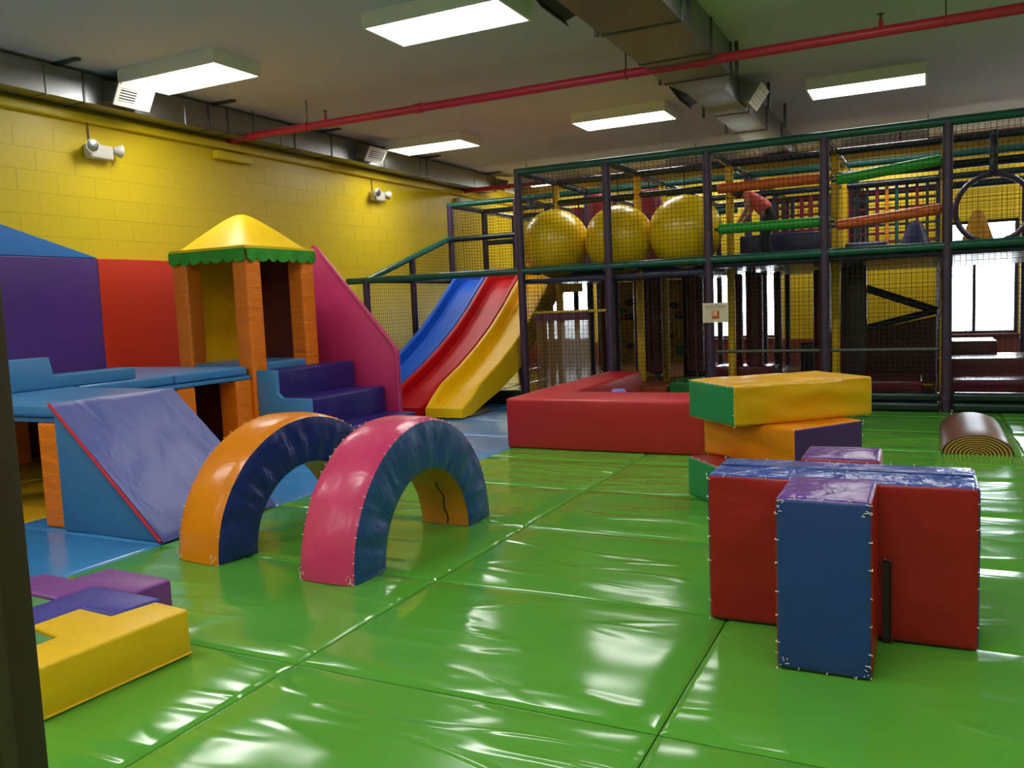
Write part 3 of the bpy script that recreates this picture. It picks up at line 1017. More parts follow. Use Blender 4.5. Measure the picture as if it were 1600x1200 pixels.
# slide enclosure
rail((-8.15, 14.05, 2.79), (-8.15, 11.25, ZD), M_RAIL, 'sloping_rail')
rail((-8.15, 11.25, ZD), (-8.15, 14.05, ZD), M_RAILD, 'side_rail', 0.045)
rail((-8.15, 14.05, 2.76), (-5.36, 14.05, 2.76), M_RAILD, 'mid_rail')
rail((-8.15, 15.45, 2.76), (-5.36, 15.45, 2.76), M_RAILD, 'mid_rail')
rail((-4.7, 13.2, 2.78), (-2.6, 13.2, 2.78), M_RAIL, 'mid_rail', 0.045)
rail((-1.1, 14.5, 3.12), (0.21, 14.5, 3.12), M_RAIL, 'mid_rail', 0.05)
for j in (1, 2, 3):
    rail((-5.36, GY[j], 3.08), (1.61, GY[j], 3.08), M_RAILD, 'brace_rail', 0.045)
# base beams on the floor
for (x0, x1) in ((-2.54, -1.21), (-1.09, 0.15), (0.27, 1.55)):
    B().rbox(((x1 - x0) / 2, 0.09, 0.055), 0.04, 4, 0, c=((x0 + x1) / 2, 11.25, 0.057)).obj('base_beam', M_BEAM, PF)
    B().rbox(((x1 - x0) / 2, 0.08, 0.055), 0.04, 4, 0, c=((x0 + x1) / 2, 11.28, 0.17)).obj('base_beam', M_BEAM, PF)
B().rbox((1.3, 0.09, 0.10), 0.04, 4, 0, c=(-6.78, 11.3, 0.102)).obj('base_beam', M_BEAM, PF)
for (x0, x1) in ((-2.54, -1.21), (-1.09, 0.15)):
    rail((x0, 11.3, 0.745), (x1, 11.3, 0.745), plain('grey_green_bar', (92, 98, 88), 0.5), 'low_bar', 0.022)


def net(o, du, dv, lu, lv, cell=0.060, th=0.0022, name='safety_net', clip=None):
    """knotted net: cords both ways as thin square rods"""
    o, du, dv = Vector(o), Vector(du), Vector(dv)
    nn = du.cross(dv)
    bld = B()

    def rod(p, q, side):
        a, b_ = side * th, nn * th
        bld.add([p - a - b_, p + a - b_, p + a + b_, p - a + b_, q - a - b_, q + a - b_, q + a + b_, q - a + b_],
                [(0, 1, 5, 4), (1, 2, 6, 5), (2, 3, 7, 6), (3, 0, 4, 7)])
    n = int(lu / cell)
    for k in range(n + 1):
        u = min(lu, (k + 0.5) * lu / (n + 1))
        h = lv if clip is None else clip(u)
        if h > 0.03:
            p = o + du * u
            pm = o + du * u + dv * (h * 0.5)
            rod(p, p + dv * h, du)
    n = int(lv / cell)
    for k in range(n + 1):
        v = (k + 0.5) * lv / (n + 1)
        s0, s1 = 0.0, lu
        if clip is not None:
            us = [lu * q / 60 for q in range(61) if clip(lu * q / 60) >= v]
            if not us:
                continue
            s0, s1 = min(us), max(us)
        rod(o + dv * v + du * s0, o + dv * v + du * s1, dv)
    return bld.obj(name, M_NET, PF, smooth=False, fix=False)


for i in range(2, 7):
    x0, x1 = GX[i] + 0.05, GX[i + 1] - 0.05
    net((x0, 11.27, ZD + 0.04), (1, 0, 0), (0, 0, 1), x1 - x0, ZT - ZD - 0.08)
    net((x0, 11.27, 0.24), (1, 0, 0), (0, 0, 1), x1 - x0, ZD - 0.28)
    for j in (0, 1):
        net((x0, GY[j] + 0.05, ZT - 0.02), (1, 0, 0), (0, 1, 0), x1 - x0, 1.3, 0.11, 0.0014)
for i in range(2, 7):
    x0, x1 = GX[i] + 0.05, GX[i + 1] - 0.05
    net((x0, 16.87, ZD + 0.04), (1, 0, 0), (0, 0, 1), x1 - x0, ZT - ZD - 0.08, 0.066)
    net((x0, 18.27, ZD + 0.04), (1, 0, 0), (0, 0, 1), x1 - x0, ZT - ZD - 0.08, 0.07)
    if i >= 4:
        net((x0, 16.87, 0.05), (1, 0, 0), (0, 0, 1), x1 - x0, ZD - 0.1, 0.066)
net((-8.10, 14.07, ZD + 0.05), (1, 0, 0), (0, 0, 1), 2.7, ZT - ZD - 0.1)
net((-8.15, 14.1, ZD + 0.05), (0, 1, 0), (0, 0, 1), 2.7, ZT - ZD - 0.1)
net((-8.15, 11.3, 0.05), (0, 1, 0), (0, 0, 1), 2.7, ZD - 0.1)
net((-8.15, 11.3, ZD), (0, 1, 0), (0, 0, 1), 2.7, 0.80, clip=lambda u: 0.80 * u / 2.75)
net((-5.36, 11.3, 0.05), (0, 1, 0), (0, 0, 1), 1.3, ZD - 0.1)
net((-5.36, 11.3, ZD + 0.05), (0, 1, 0), (0, 0, 1), 1.3, ZT - ZD - 0.1)
# decks
for j in range(5):
    for i in range(7):
        if i < 2 and j < 2:
            continue
        x0, x1, y0, y1 = GX[i] + 0.02, GX[i + 1] - 0.02, GY[j] + 0.07, GY[j + 1] - 0.02
        B().rbox(((x1 - x0) / 2, (y1 - y0) / 2, 0.035), 0.02, 3, 0.002, c=((x0 + x1) / 2, (y0 + y1) / 2, ZD - (0.155 if (j == 0 and i in (2, 3)) else 0.075))).obj('deck_panel', M_DECK, PF)

# --- the big balls
for (c, r, l) in (((-5.12, 12.0, 2.385), 0.52, 'large yellow ball, leftmost of the three behind the net'),
                ((-4.09, 12.0, 2.375), 0.51, 'large yellow ball, middle of the three, behind a purple post'),
                ((-3.10, 12.0, 2.42), 0.52, 'large yellow ball, rightmost of the three, beside the coral-shirted child')):
    t = thing('play_ball', l, 'ball', (c[0], c[1], c[2] - r), 'yellow balls in the upper play frame')
    B().sphere(c, r, 40, 24).obj('ball', M_BALL, t)
    B().tube([(c[0], c[1], c[2] + r - 0.005), (c[0], c[1], ZT - 0.03)], 0.008, 6).obj('hanging_rope', M_NET, t)
# --- maroon punch bags
for (x, y, l) in ((-4.86, 13.35, 'maroon hanging punch bag between the left and middle yellow balls'),
               (-4.03, 13.35, 'maroon hanging punch bag between the middle and right yellow balls'),
               (-5.9, 15.0, 'maroon hanging bag in the tower behind the leftmost yellow ball')):
    t = thing('punch_bag', l, 'punch bag', (x, y, 2.0), 'hanging bags')
    B().lathe((x, y, 2.0), [(0.15, 0.0), (0.2, 0.03), (0.21, 0.3), (0.21, 0.9), (0.2, 1.2), (0.16, 1.235)], 20).obj('bag', M_BAG, t)
    B().tube([(x, y, 3.22), (x, y, ZT)], 0.012, 6).obj('strap', M_NET, t)


# --- padded rollers in front of the upper deck
def roller(a, b_, mt, lbl):
    a, b_ = Vector(a), Vector(b_)
    t = thing('padded_roller', lbl, 'roller', a)
    d = (b_ - a).normalized()
    B().tube([a, a + d * 0.02, b_ - d * 0.02, b_], [0.05, 0.065, 0.065, 0.05], 16).obj('foam_sleeve', mt, t)
    B().tube([a - d * 0.05, b_ + d * 0.05], 0.02, 8).obj('core_tube', M_GALVD, t)


roller((-2.50, 11.40, 2.90), (-1.10, 11.40, 2.91), M_RORANGE, 'orange padded roller above the child in the upper frame')
roller((-2.50, 11.40, 2.37), (-1.10, 11.40, 2.37), M_RGREEN, 'green padded roller below the child in the upper frame')
roller((-1.03, 11.42, 2.87), (0.15, 11.42, 2.99), M_RGREEN, 'bright green sloping roller above the cargo web')
roller((-1.03, 11.42, 2.31), (0.15, 11.42, 2.42), M_RORANGE, 'orange sloping roller crossing before the cargo web')

# --- blue pads on the deck
for (x0, x1, y0, y1, h, l) in ((-2.5, -1.22, 12.8, 13.9, 0.42, 'navy foam pad on the upper deck behind the green roller'),
                            (-2.52, -2.2, 11.6, 12.4, 0.10, 'low navy pad at the child\'s side on the upper deck'),
                            (-1.05, -0.5, 12.9, 13.8, 0.22, 'navy foam wedge pad on the upper deck under the cargo web')):
    o = B().rbox(((x1 - x0) / 2, (y1 - y0) / 2, h / 2), 0.03, 4, 0.006, c=((x0 + x1) / 2, (y0 + y1) / 2, ZD - 0.035 + h / 2)).obj('deck_pad', M_DECK, loc=((x0 + x1) / 2, (y0 + y1) / 2, ZD - 0.035))
    tag(o, l, 'foam pad')

# --- cargo web
t = thing('cargo_web', 'climbing web of maroon, black and orange straps in the upper right bay', 'climbing web', (-0.5, 14.1, ZD))
cols_ = [M_BAG, M_RAILD, M_RAILD, M_BAG, M_ORGBLK, M_RAIL, M_RAILD, M_BAG, M_RAILD, M_RAILD]
for k in range(10):
    x = -1.10 + 0.137 * k
    B().box(x - 0.022, x + 0.022, 14.09, 14.11, 2.0, 3.1).obj('vertical_strap', cols_[k], t, bevel=0.004, seg=1)
for k in range(8):
    z = 2.08 + 0.125 * k
    B().box(-1.12, 0.17, 14.112, 14.13, z - 0.02, z + 0.02).obj('cross_strap', M_BAG if k % 3 else M_RAILD, t, bevel=0.004, seg=1)
t = thing('cargo_web', 'smaller dark red strap web beside the child in the upper frame', 'climbing web', (-1.85, 14.1, ZD))
for k in range(7):
    x = -2.2 + 0.14 * k
    B().box(x - 0.03, x + 0.03, 14.09, 14.11, 2.0, 3.0).obj('vertical_strap', M_BAG if k in (3, 4) else M_RAILD, t, bevel=0.004, seg=1)
for k in range(8):
    z = 2.08 + 0.125 * k
    B().box(-2.24, -1.3, 14.112, 14.13, z - 0.022, z + 0.022).obj('cross_strap', M_BAG, t, bevel=0.004, seg=1)

# --- hoop, cones
t = thing('hoop', 'purple padded ring standing in the far right upper bay', 'hoop', (0.72, 12.0, 2.04))
B().tube([(0.72 + 0.41 * math.cos(a), 12.0, 2.42 + 0.41 * math.sin(a)) for a in [2 * math.pi * k / 40 for k in range(40)]], 0.035, 10, closed=True).obj('ring', M_HOOP, t)
B().tube([(0.72, 12.0, 2.86), (0.72, 12.0, 3.36)], 0.05, 10).obj('hanger', M_RAILD, t)
for (x, y, r, h, mt, l) in ((-0.14, 12.2, 0.22, 0.42, M_CONE_B, 'grey-blue foam cone behind the lower orange roller'), (0.58, 12.5, 0.21, 0.52, M_CONE_O, 'mustard foam cone seen through the purple ring')):
    t = thing('foam_cone', l, 'foam cone', (x, y, ZD - 0.035))
    B().lathe((x, y, ZD - 0.035), [(r, 0), (r * 1.03, 0.03), (r * 0.72, h * 0.45), (r * 0.4, h * 0.85), (r * 0.25, h * 0.97), (0.02, h)], 20).obj('cone', mt, t)
    B().lathe((x, y, ZD - 0.035), [(r * 1.06, 0), (r * 1.08, 0.02), (r * 1.05, 0.05)], 20).obj('base_band', mt, t)

# --- below the deck
def vroller(x, y, z0, z1, r, mt, lbl):
    t = thing('upright_roller', lbl, 'roller', (x, y, z0))
    B().lathe((x, y, z0), [(r * 0.8, 0), (r, 0.03), (r, z1 - z0 - 0.03), (r * 0.8, z1 - z0)], 18).obj('foam_sleeve', mt, t)
    B().tube([(x, y, 0.0), (x, y, ZD - 0.1)], 0.025, 8).obj('core_tube', M_GALVD, t)


for (x, y, l) in ((-4.93, 13.7, 'maroon upright roller right of the gauze curtain'), (-4.38, 13.9, 'dark maroon upright roller left of the first climbing panel gap'),
               (-4.04, 13.55, 'maroon upright roller between the two climbing wall gaps'), (-3.42, 13.8, 'dark maroon upright roller right of the second climbing gap'),
               (-2.72, 13.6, 'maroon upright roller just right of the paper sign'), (-2.4, 13.4, 'dark maroon upright roller between the two narrow window slits'),
               (-1.42, 13.5, 'maroon upright roller close behind the purple post left of the net ramp')):
    vroller(x, y, 0.25, 1.82, 0.10 if x == -2.72 else 0.13, M_MAROON if x != -4.38 else M_BAG, l)
# climbing wall
t = thing('climbing_wall', 'yellow climbing wall with coloured holds deep under the deck', 'climbing wall', (-5.1, 16.4, 0))
for k in range(2):
    x0 = -6.05 + 0.93 * k
    B().box(x0, x0 + 0.92, 16.4, 16.45, 0.15, 1.84).obj('wall_panel', M_CLIMB, t, bevel=0.004, seg=1)
hc = [M_CRED, M_CBLUE, M_GRNBLK, M_PURBLK, M_BAG]
for k in range(22):
    x, z = -5.9 + 1.6 * rnd.random(), 0.35 + 1.35 * rnd.random()
    hb = B().sphere((x, 16.38, z), 0.075 + 0.03 * rnd.random(), 10, 6, (1.2, 0.6, 0.7))
    hb.obj('climbing_hold', hc[k % 5], t)
# gauze curtain with a purple band
t = thing('gauze_curtain', 'brown see-through gauze curtain with purple top band below the deck', 'curtain', (-4.85, 11.52, 0))


def curt(u, v):
    return (-5.28 + 0.86 * u, 11.52 + 0.05 * math.sin(u * 19) * (0.4 + 0.6 * (1 - v)), 0.10 + 1.12 * v)


def curt2(u, v):
    p = curt(u, v)
    return (p[0], p[1] + 0.012, p[2])


lo = B().grid(curt, 30, 4)
k0 = len(lo.v)
l2 = B().grid(curt2, 30, 4)
lo.add(l2.v, [f[::-1] for f in l2.f])
lo.obj('cloth', M_GAUZE, t)
B().grid(lambda u, v: (-5.28 + 0.86 * u, 11.50 + 0.045 * math.sin(u * 19 + 0.4), 1.22 + 0.12 * v), 30, 2).obj('top_band', vinyl('muted_purple_cloth', (104, 62, 84), 0.5, 0.1, 5), t)
B().grid(lambda u, v: (-4.85 + 0.45 * u, 11.44 + 0.03 * math.sin(u * 9 + v), 0.2 + 1.0 * v - 0.1 * math.sin(u * 3)), 16, 8).obj('film', M_SHEER, t)
B().tube([(-5.3, 11.53, 1.35), (-4.06, 11.53, 1.35)], 0.02, 8).obj('curtain_rod', M_YPOST, t)
# dark netted ramp under the deck
t = thing('net_ramp', 'dark sloping netted climbing ramp below the deck at the right', 'climbing ramp', (-0.6, 14, 0))
a0, a1 = Vector((-1.1, 13.5, 1.62)), Vector((0.12, 13.5, 1.15))
for y in (13.2, 14.0):
    B().tube([(a0.x, y, a0.z), (a1.x, y, a1.z)], 0.05, 10).obj('side_rail', M_RAILD, t)
    B().tube([(a1.x, y, a1.z), (a0.x, y, 0.85)], 0.04, 10).obj('brace', M_RAILD, t)
for k in range(9):
    p = a0.lerp(a1, (k + 0.5) / 9)
    B().tube([(p.x, 13.2, p.z - 0.02), (p.x, 14.0, p.z - 0.02)], 0.025, 8).obj('rung', M_RAILD, t)
B().prism([(-1.1, 0.04), (0.12, 0.04), (0.12, 1.05), (-1.1, 0.8)], 'y', 14.1, 14.3).obj('dark_panel', M_MAROON, t)
for (x0, x1, y, z1, l) in ((-1.12, -0.78, 13.1, 1.84, 'tall dark maroon panel added for shade left of the net ramp'),
                       (-1.95, -1.25, 15.2, 0.62, 'low dark panel added for shade at the back, right of the window slits'),
                       (-2.29, -2.18, 14.6, 1.84, 'narrow dark upright added for shade at the right edge of the last window slit'),
                       (-3.95, -3.45, 15.0, 1.84, 'broad dark panel added for shade left of the paper sign')):
    t = thing('shade_panel', l, 'darkener', ((x0 + x1) / 2, y, 0))  # dark panels added to deepen the gloom below the deck, no real dividers
    B().rbox(((x1 - x0) / 2, 0.05, z1 / 2), 0.02, 4, 0.01, c=((x0 + x1) / 2, y, z1 / 2 + 0.002)).obj('cover', vinyl('dark_maroon_vinyl', (48, 26, 36), 0.35, 0.1, 3), t)
    B().box(x0 + 0.02, x1 - 0.02, y - 0.062, y - 0.058, 0.06, 0.10).obj('bottom_band', M_RAILD, t)
# maroon foam tiers in the right bay
for (x0, x1, y0, y1, h, l) in ((0.30, 0.98, 14.9, 15.9, 0.62, 'tall maroon foam block below the bright right window'),
                            (0.15, 2.4, 13.7, 14.88, 0.44, 'middle maroon foam tier in the right bay under the deck'),
                            (0.3, 2.4, 12.6, 13.66, 0.24, 'low wide maroon foam tier just behind the dark green beam'),
                            (-1.0, -0.05, 12.1, 13.0, 0.28, 'dark maroon foam block left of the rightmost purple post')):
    o = B().rbox(((x1 - x0) / 2, (y1 - y0) / 2, h / 2), 0.025, 4, 0.006, c=((x0 + x1) / 2, (y0 + y1) / 2, h / 2 + 0.002)).obj('foam_tier', vinyl('tier_maroon', (96, 26, 44), 0.22, 0.12, 3), loc=((x0 + x1) / 2, (y0 + y1) / 2, 0))
    tag(o, l, 'foam block')
for (x0, x1, y0, y1, h, mt, l) in ((-3.25, -2.4, 11.5, 12.3, 0.31, vinyl('green_cube', (30, 116, 50), 0.3, 0.1, 4), 'dark green foam block behind the red wall, left of the stacked blocks'),
                              (-3.85, -3.28, 11.45, 12.2, 0.26, vinyl('rust_pad', (150, 66, 40), 0.4, 0.1, 4), 'rust brown foam pad behind the inner end of the red wall'),
                              (-2.9, -2.0, 12.75, 13.2, 0.42, vinyl('tier_maroon', (96, 26, 44), 0.22, 0.12, 3), 'shiny maroon foam block behind the dark green block')):
    o = B().rbox(((x1 - x0) / 2, (y1 - y0) / 2, h / 2), 0.025, 4, 0.006, c=((x0 + x1) / 2, (y0 + y1) / 2, h / 2 + 0.002)).obj('foam_block', mt, loc=((x0 + x1) / 2, (y0 + y1) / 2, 0))
    tag(o, l, 'foam block')

# --- paper sign tied on the net
t = thing('paper_sign', 'cream paper sign with a small orange picture hung on the lower net', 'sign', (-2.51, 11.2, 1.14))
B().box(-2.68, -2.34, 11.185, 11.19, 1.14, 1.40).obj('sheet', M_PAPER, t, smooth=False)
B().box(-2.555, -2.46, 11.181, 11.1845, 1.19, 1.295).obj('picture', M_PRINT, t, smooth=False)
B().box(-2.545, -2.485, 11.178, 11.1808, 1.225, 1.29).obj('picture_light', M_PRINTL, t, smooth=False)
for (txt, sz, z) in (('Socks Please', 0.052, 1.335),):
    cu = bpy.data.curves.new('lettering', 'FONT')
    cu.body = txt
    cu.size = sz
    cu.align_x = 'CENTER'
    tmp = bpy.data.objects.new('lettering_tmp', cu)
    COL.objects.link(tmp)
    bpy.context.view_layer.update()
    me = bpy.data.meshes.new_from_object(tmp.evaluated_get(bpy.context.evaluated_depsgraph_get()))
    bpy.data.objects.remove(tmp)
    me.transform(Matrix.Translation((-2.51 - BASE[t].x, 11.1835 - BASE[t].y, z - BASE[t].z)) @ Matrix.Rotation(math.pi / 2, 4, 'X'))
    me.materials.clear()
    me.materials.append(M_INK)
    lt = bpy.data.objects.new('lettering', me)
    link(lt, t)
B().box(-2.62, -2.40, 11.182, 11.1845, 1.315, 1.318).obj('printed_line', M_INK, t, smooth=False)
for x in (-2.66, -2.36):
    B().tube([(x, 11.19, 1.385), (x, 11.27, 1.40)], 0.005, 6).obj('tie', M_NET, t)


# --- the child
def skin(name, joints, edges, mat, root, sub=2):
    me = bpy.data.meshes.new(name)
    me.from_pydata([tuple(Vector(j[0]) - BASE[root]) for j in joints], edges, [])
    o = bpy.data.objects.new(name, me)
    link(o, root)
    BASE[o] = BASE[root]
    md_ = o.modifiers.new('Skin', 'SKIN')
    for i, j in enumerate(joints):
        sv = me.skin_vertices[0].data[i]
        r = j[1]
        sv.radius = r if isinstance(r, tuple) else (r, r)
        sv.use_root = (i == 0)
    ss = o.modifiers.new('Sub', 'SUBSURF')
    ss.levels = sub
    ss.render_levels = sub
    md_.use_smooth_shade = True
    me.materials.append(mat)
    return o


cyy = 12.25
zb = ZD - 0.04
t = thing('person', 'child in a coral shirt and dark trousers bending over on the upper deck', 'person', (-2.05, cyy, zb))
pel = Vector((-1.96, cyy, zb + 0.66))
chest = Vector((-2.20, cyy, zb + 0.92))
neck = Vector((-2.31, cyy, zb + 0.97))
J = [(pel, (0.10, 0.085)), (pel.lerp(chest, 0.5), (0.095, 0.08)), (chest, (0.10, 0.085)), (neck, 0.045), (neck + Vector((-0.06, 0, 0.03)), 0.05),
     (neck + Vector((-0.12, 0, 0.02)), (0.085, 0.095)), (neck + Vector((-0.17, 0, -0.03)), (0.075, 0.085))]
E_ = [(0, 1), (1, 2), (2, 3), (3, 4), (4, 5), (5, 6)]
legs = []
for s_ in (-1, 1):
    k = len(J)
    J += [(pel + Vector((0.0, 0.07 * s_, -0.05)), 0.075), (Vector((-2.06 - 0.03 * s_, cyy + 0.09 * s_, zb + 0.32)), 0.052), (Vector((-1.99 - 0.05 * s_, cyy + 0.09 * s_, zb + 0.06)), 0.036),
          (Vector((-2.10 - 0.05 * s_, cyy + 0.10 * s_, zb + 0.03)), (0.035, 0.03))]
    E_ += [(0, k), (k, k + 1), (k + 1, k + 2), (k + 2, k + 3)]
    legs.append(k)
arms = []
for s_ in (-1, 1):
    k = len(J)
    J += [(chest + Vector((-0.02, 0.12 * s_, 0.01)), 0.05), (chest + Vector((-0.05, 0.16 * s_, -0.17)), 0.036), (chest + Vector((-0.16, 0.14 * s_, -0.33)), 0.028), (chest + Vector((-0.19, 0.14 * s_, -0.38)), (0.032, 0.018))]
    E_ += [(2, k), (k, k + 1), (k + 1, k + 2), (k + 2, k + 3)]
    h = k + 3
    arms.append(k)
    for f in range(5):
        kk = len(J)
        fy_ = (f - 2) * 0.012
        ln = (0.03, 0.04, 0.044, 0.04, 0.032)[f]
        J += [(J[h][0] + Vector((-0.012, fy_, -0.012)), 0.008), (J[h][0] + Vector((-0.012 - ln * 0.5, fy_ * 1.5, -0.012 - ln * 0.8)), 0.006)]
        E_ += [(h, kk), (kk, kk + 1)]
skin('body', J, E_, M_SKIN, t, 1)
SJ = [(pel.lerp(chest, 0.08), (0.142, 0.128)), (pel.lerp(chest, 0.5), (0.14, 0.125)), (chest, (0.14, 0.125)), (neck.lerp(chest, 0.4), (0.085, 0.075))]
SE = [(0, 1), (1, 2), (2, 3)]
for k in arms:
    q = len(SJ)
    SJ += [(J[k][0], 0.065), (J[k][0].lerp(J[k + 1][0], 0.6), 0.052)]
    SE += [(2, q), (q, q + 1)]
skin('shirt', SJ, SE, M_SHIRT, t)
TJ = [(pel, (0.12, 0.105)), (pel.lerp(chest, 0.14), (0.122, 0.105)), (pel.lerp(chest, 0.30), (0.118, 0.10))]
TE = [(0, 1), (1, 2)]
for k in legs:
    q = len(TJ)
    TJ += [(J[k][0], 0.09), (J[k + 1][0], 0.068), (J[k + 2][0] + Vector((0, 0, 0.03)), 0.052)]
    TE += [(0, q), (q, q + 1), (q + 1, q + 2)]
skin('trousers', TJ, TE, M_PANTS, t)
hd = J[5][0]
B().sphere(hd + Vector((0.03, 0, 0.03)), 0.108, 16, 10, (1, 0.95, 1)).obj('hair', M_HAIR, t)
for s_ in (-1, 1):
    B().sphere(hd + Vector((-0.115, 0.035 * s_, -0.05)), 0.012, 8, 6).obj('eye', M_PANTS, t)

# ================================================================== RED PEN
t = thing('red_foam_wall', 'low red padded foam wall in an L shape on the green mats', 'foam wall', (-3, 8.5, 0))
B().rbox((1.03, 0.35, 0.26), 0.03, 6, 0.012, c=(-2.90, 8.09, 0.262), nz=0.012, seed=3).obj('front_section', M_REDBLK, t)
B().rbox((0.24, 1.24, 0.26), 0.03, 6, 0.010, c=(-3.70, 9.68, 0.262), nz=0.01, seed=5).obj('side_section', M_REDBLK, t)
o = B().rbox((0.2, 0.12, 0.10), 0.04, 4, 0.01, c=(-3.02, 10.2, 0.33), rz=0.5).obj('foam_piece', M_TBLU, loc=(-3.02, 10.2, 0.0))
bpy.data.objects.remove(o)
o = B().rbox((0.09, 0.10, 0.22), 0.04, 4, 0.005, c=(-3.27, 9.4, 0.222), rz=0.3).obj('foam_piece', vinyl('lilac_piece', (120, 120, 200), 0.3, 0.1, 4), loc=(-3.27, 9.4, 0))
tag(o, 'small lilac blue foam piece peeking over the red wall from inside', 'foam block')


# ================================================================== ARCHES
def stitch_line(bld, pts, dirs, ln=0.03, w_=0.0035, every=0.07, jit=0.3):
    """little white thread ticks lying across an edge"""
    acc = 0
    for i in range(len(pts) - 1):
        a, b_ = Vector(pts[i]), Vector(pts[i + 1])
        L = (b_ - a).length
        d = (b_ - a) / max(L, 1e-6)
        while acc < L:
            if rnd.random() < 0.8:
                p = a + d * acc
                for dv in (dirs[0][i] if isinstance(dirs[0], list) else dirs[0], dirs[1][i] if isinstance(dirs[1], list) else dirs[1]):
                    dv = Vector(dv).normalized()
                    l = ln * (0.4 + 0.7 * rnd.random())
                    nrm = d.cross(dv).normalized()
                    q = p + dv * l + d * (rnd.random() - 0.5) * 0.012
                    e = d * w_
                    h = nrm * 0.002
                    bld.add([p - e - h, p + e - h, p + e + h, p - e + h, q - e - h, q + e - h, q + e + h, q - e + h],
                            [(0, 1, 5, 4), (1, 2, 6, 5), (2, 3, 7, 6), (3, 0, 4, 7), (0, 3, 2, 1), (4, 5, 6, 7)])
            acc += every * (1 + jit * (rnd.random() - 0.5) * 2)
        acc -= L


def arch(loc, rz, lbl, m_out, m_side, m_in, seed, R=0.81, r=0.485, hw=0.185):
    t = thing('foam_arch', lbl, 'foam arch', loc, 'foam arches on the mats', rz)
    NT = 56
    ed = 0.016

    def outer(u, v):
        th = math.pi * u
        x = -hw + 2 * hw * v
        e = (2 * v - 1)
        rr = R - ed * abs(e) ** 8 + 0.010 * (1 - e * e) + 0.006 * noise.noise(Vector((th * 4 + seed, x * 6, 1)))
        return (x, -rr * math.cos(th), max(0.003, rr * math.sin(th)))
    B().grid(outer, NT, 10).obj('outer_cover', m_out, t, local=True)

    def inner(u, v):
        th = math.pi * u
        x = -hw + 2 * hw * v
        e = (2 * v - 1)
        rr = r + ed * 0.5 * abs(e) ** 8
        return (x, -rr * math.cos(th), max(0.003, rr * math.sin(th)))
    B().grid(inner, NT, 8).obj('inner_lining', m_in, t, local=True)
    for s_ in (-1, 1):
        def side(u, v):
            th = math.pi * u
            rr = (r + 0.006) + (R - ed - r - 0.006) * v
            fl = (4 * v * (1 - v)) ** 0.5
            x = hw + 0.016 * fl
            pl = noise.noise(Vector((th * 6.5 + seed, v * 1.0, 4 * s_)))
            x += 0.022 * pl * fl + 0.010 * fl * noise.noise(Vector((th * 17 + seed, v * 2.0, 9)))
            return (s_ * x, -rr * math.cos(th), max(0.003, rr * math.sin(th)))
        B().grid(side, NT * 2, 10).obj('side_panel', m_side, t, local=True)
    for s_ in (-1, 1):
        y0, y1 = s_ * r, s_ * (R - 0.01)
        B().box(-hw, hw, min(y0, y1), max(y0, y1), 0.001, 0.004).obj('foot_panel', m_side, t, local=True)
    sb = B()
    for s_ in (-1, 1):
        pts = [(s_ * (hw + 0.001), -(R - 0.009) * math.cos(math.pi * k / 60), (R - 0.009) * math.sin(math.pi * k / 60) + 0.004) for k in range(61)]
        rad = [(-0.0, -math.cos(math.pi * k / 60) * -1 * 0.9, -math.sin(math.pi * k / 60) * 0.9) for k in range(61)]
        inw = [(-s_, 0, 0)] * 61
        stitch_line(sb, pts, (rad, [Vector(q) for q in inw]), 0.016, 0.0014, 0.075)
        for k in range(14):
            for yy in (-1, 1):
                p = Vector((s_ * (hw - 0.05 * rnd.random()), yy * (R + 0.001), 0.004 + 0.05 * rnd.random()))
                q = p + Vector((s_ * 0.02 * (rnd.random() - .5), yy * 0.003, 0.035 * (rnd.random() - 0.3)))
                sb.tube([p, q], 0.0015, 4)
    so = sb.obj('stitching', M_STITCH, t, local=True, smooth=False, fix=False)
    so['kind'] = 'stuff'
    # open seam in the lining
    B().tube([(0.02 + 0.01 * math.sin(k), r * math.cos(0.02 + k * 0.055), r * math.sin(0.02 + k * 0.055) + 0.002) for k in range(14)], 0.006, 5).obj('lining_seam', M_SLOT, t, local=True)
    return t


arch((-2.985, 4.39, 0), 0.0, 'pink and blue foam half-ring arch, nearer of the two', M_APINK, M_ABLUE, M_ABROWN, 2.0)
arch((-3.93, 4.43, 0), -0.10, 'orange and navy foam half-ring arch beside the ramp', M_AORANGE, M_ANAVY, M_ABROWN, 9.0)


# ================================================================== TETRIS SHAPES (lower left)
def shape(poly, z1, mt, lbl, rz=0.0):
    cxm = sum(p[0] for p in poly) / len(poly)
    cym = sum(p[1] for p in poly) / len(poly)
    t = thing('foam_shape', lbl, 'foam block', (cxm, cym, 0), 'interlocking foam shapes')
    B().prism(poly, 'z', 0.002, z1).obj('cover', mt, t, bevel=0.014, seg=3)
    sb = B()
    n = len(poly)
    for i in range(n):
        p, q = poly[i], poly[(i + 1) % n]
        sb.tube([(p[0], p[1], 0.012), (q[0], q[1], 0.012)], 0.006, 6)
    sb.obj('hem_piping', mt, t)


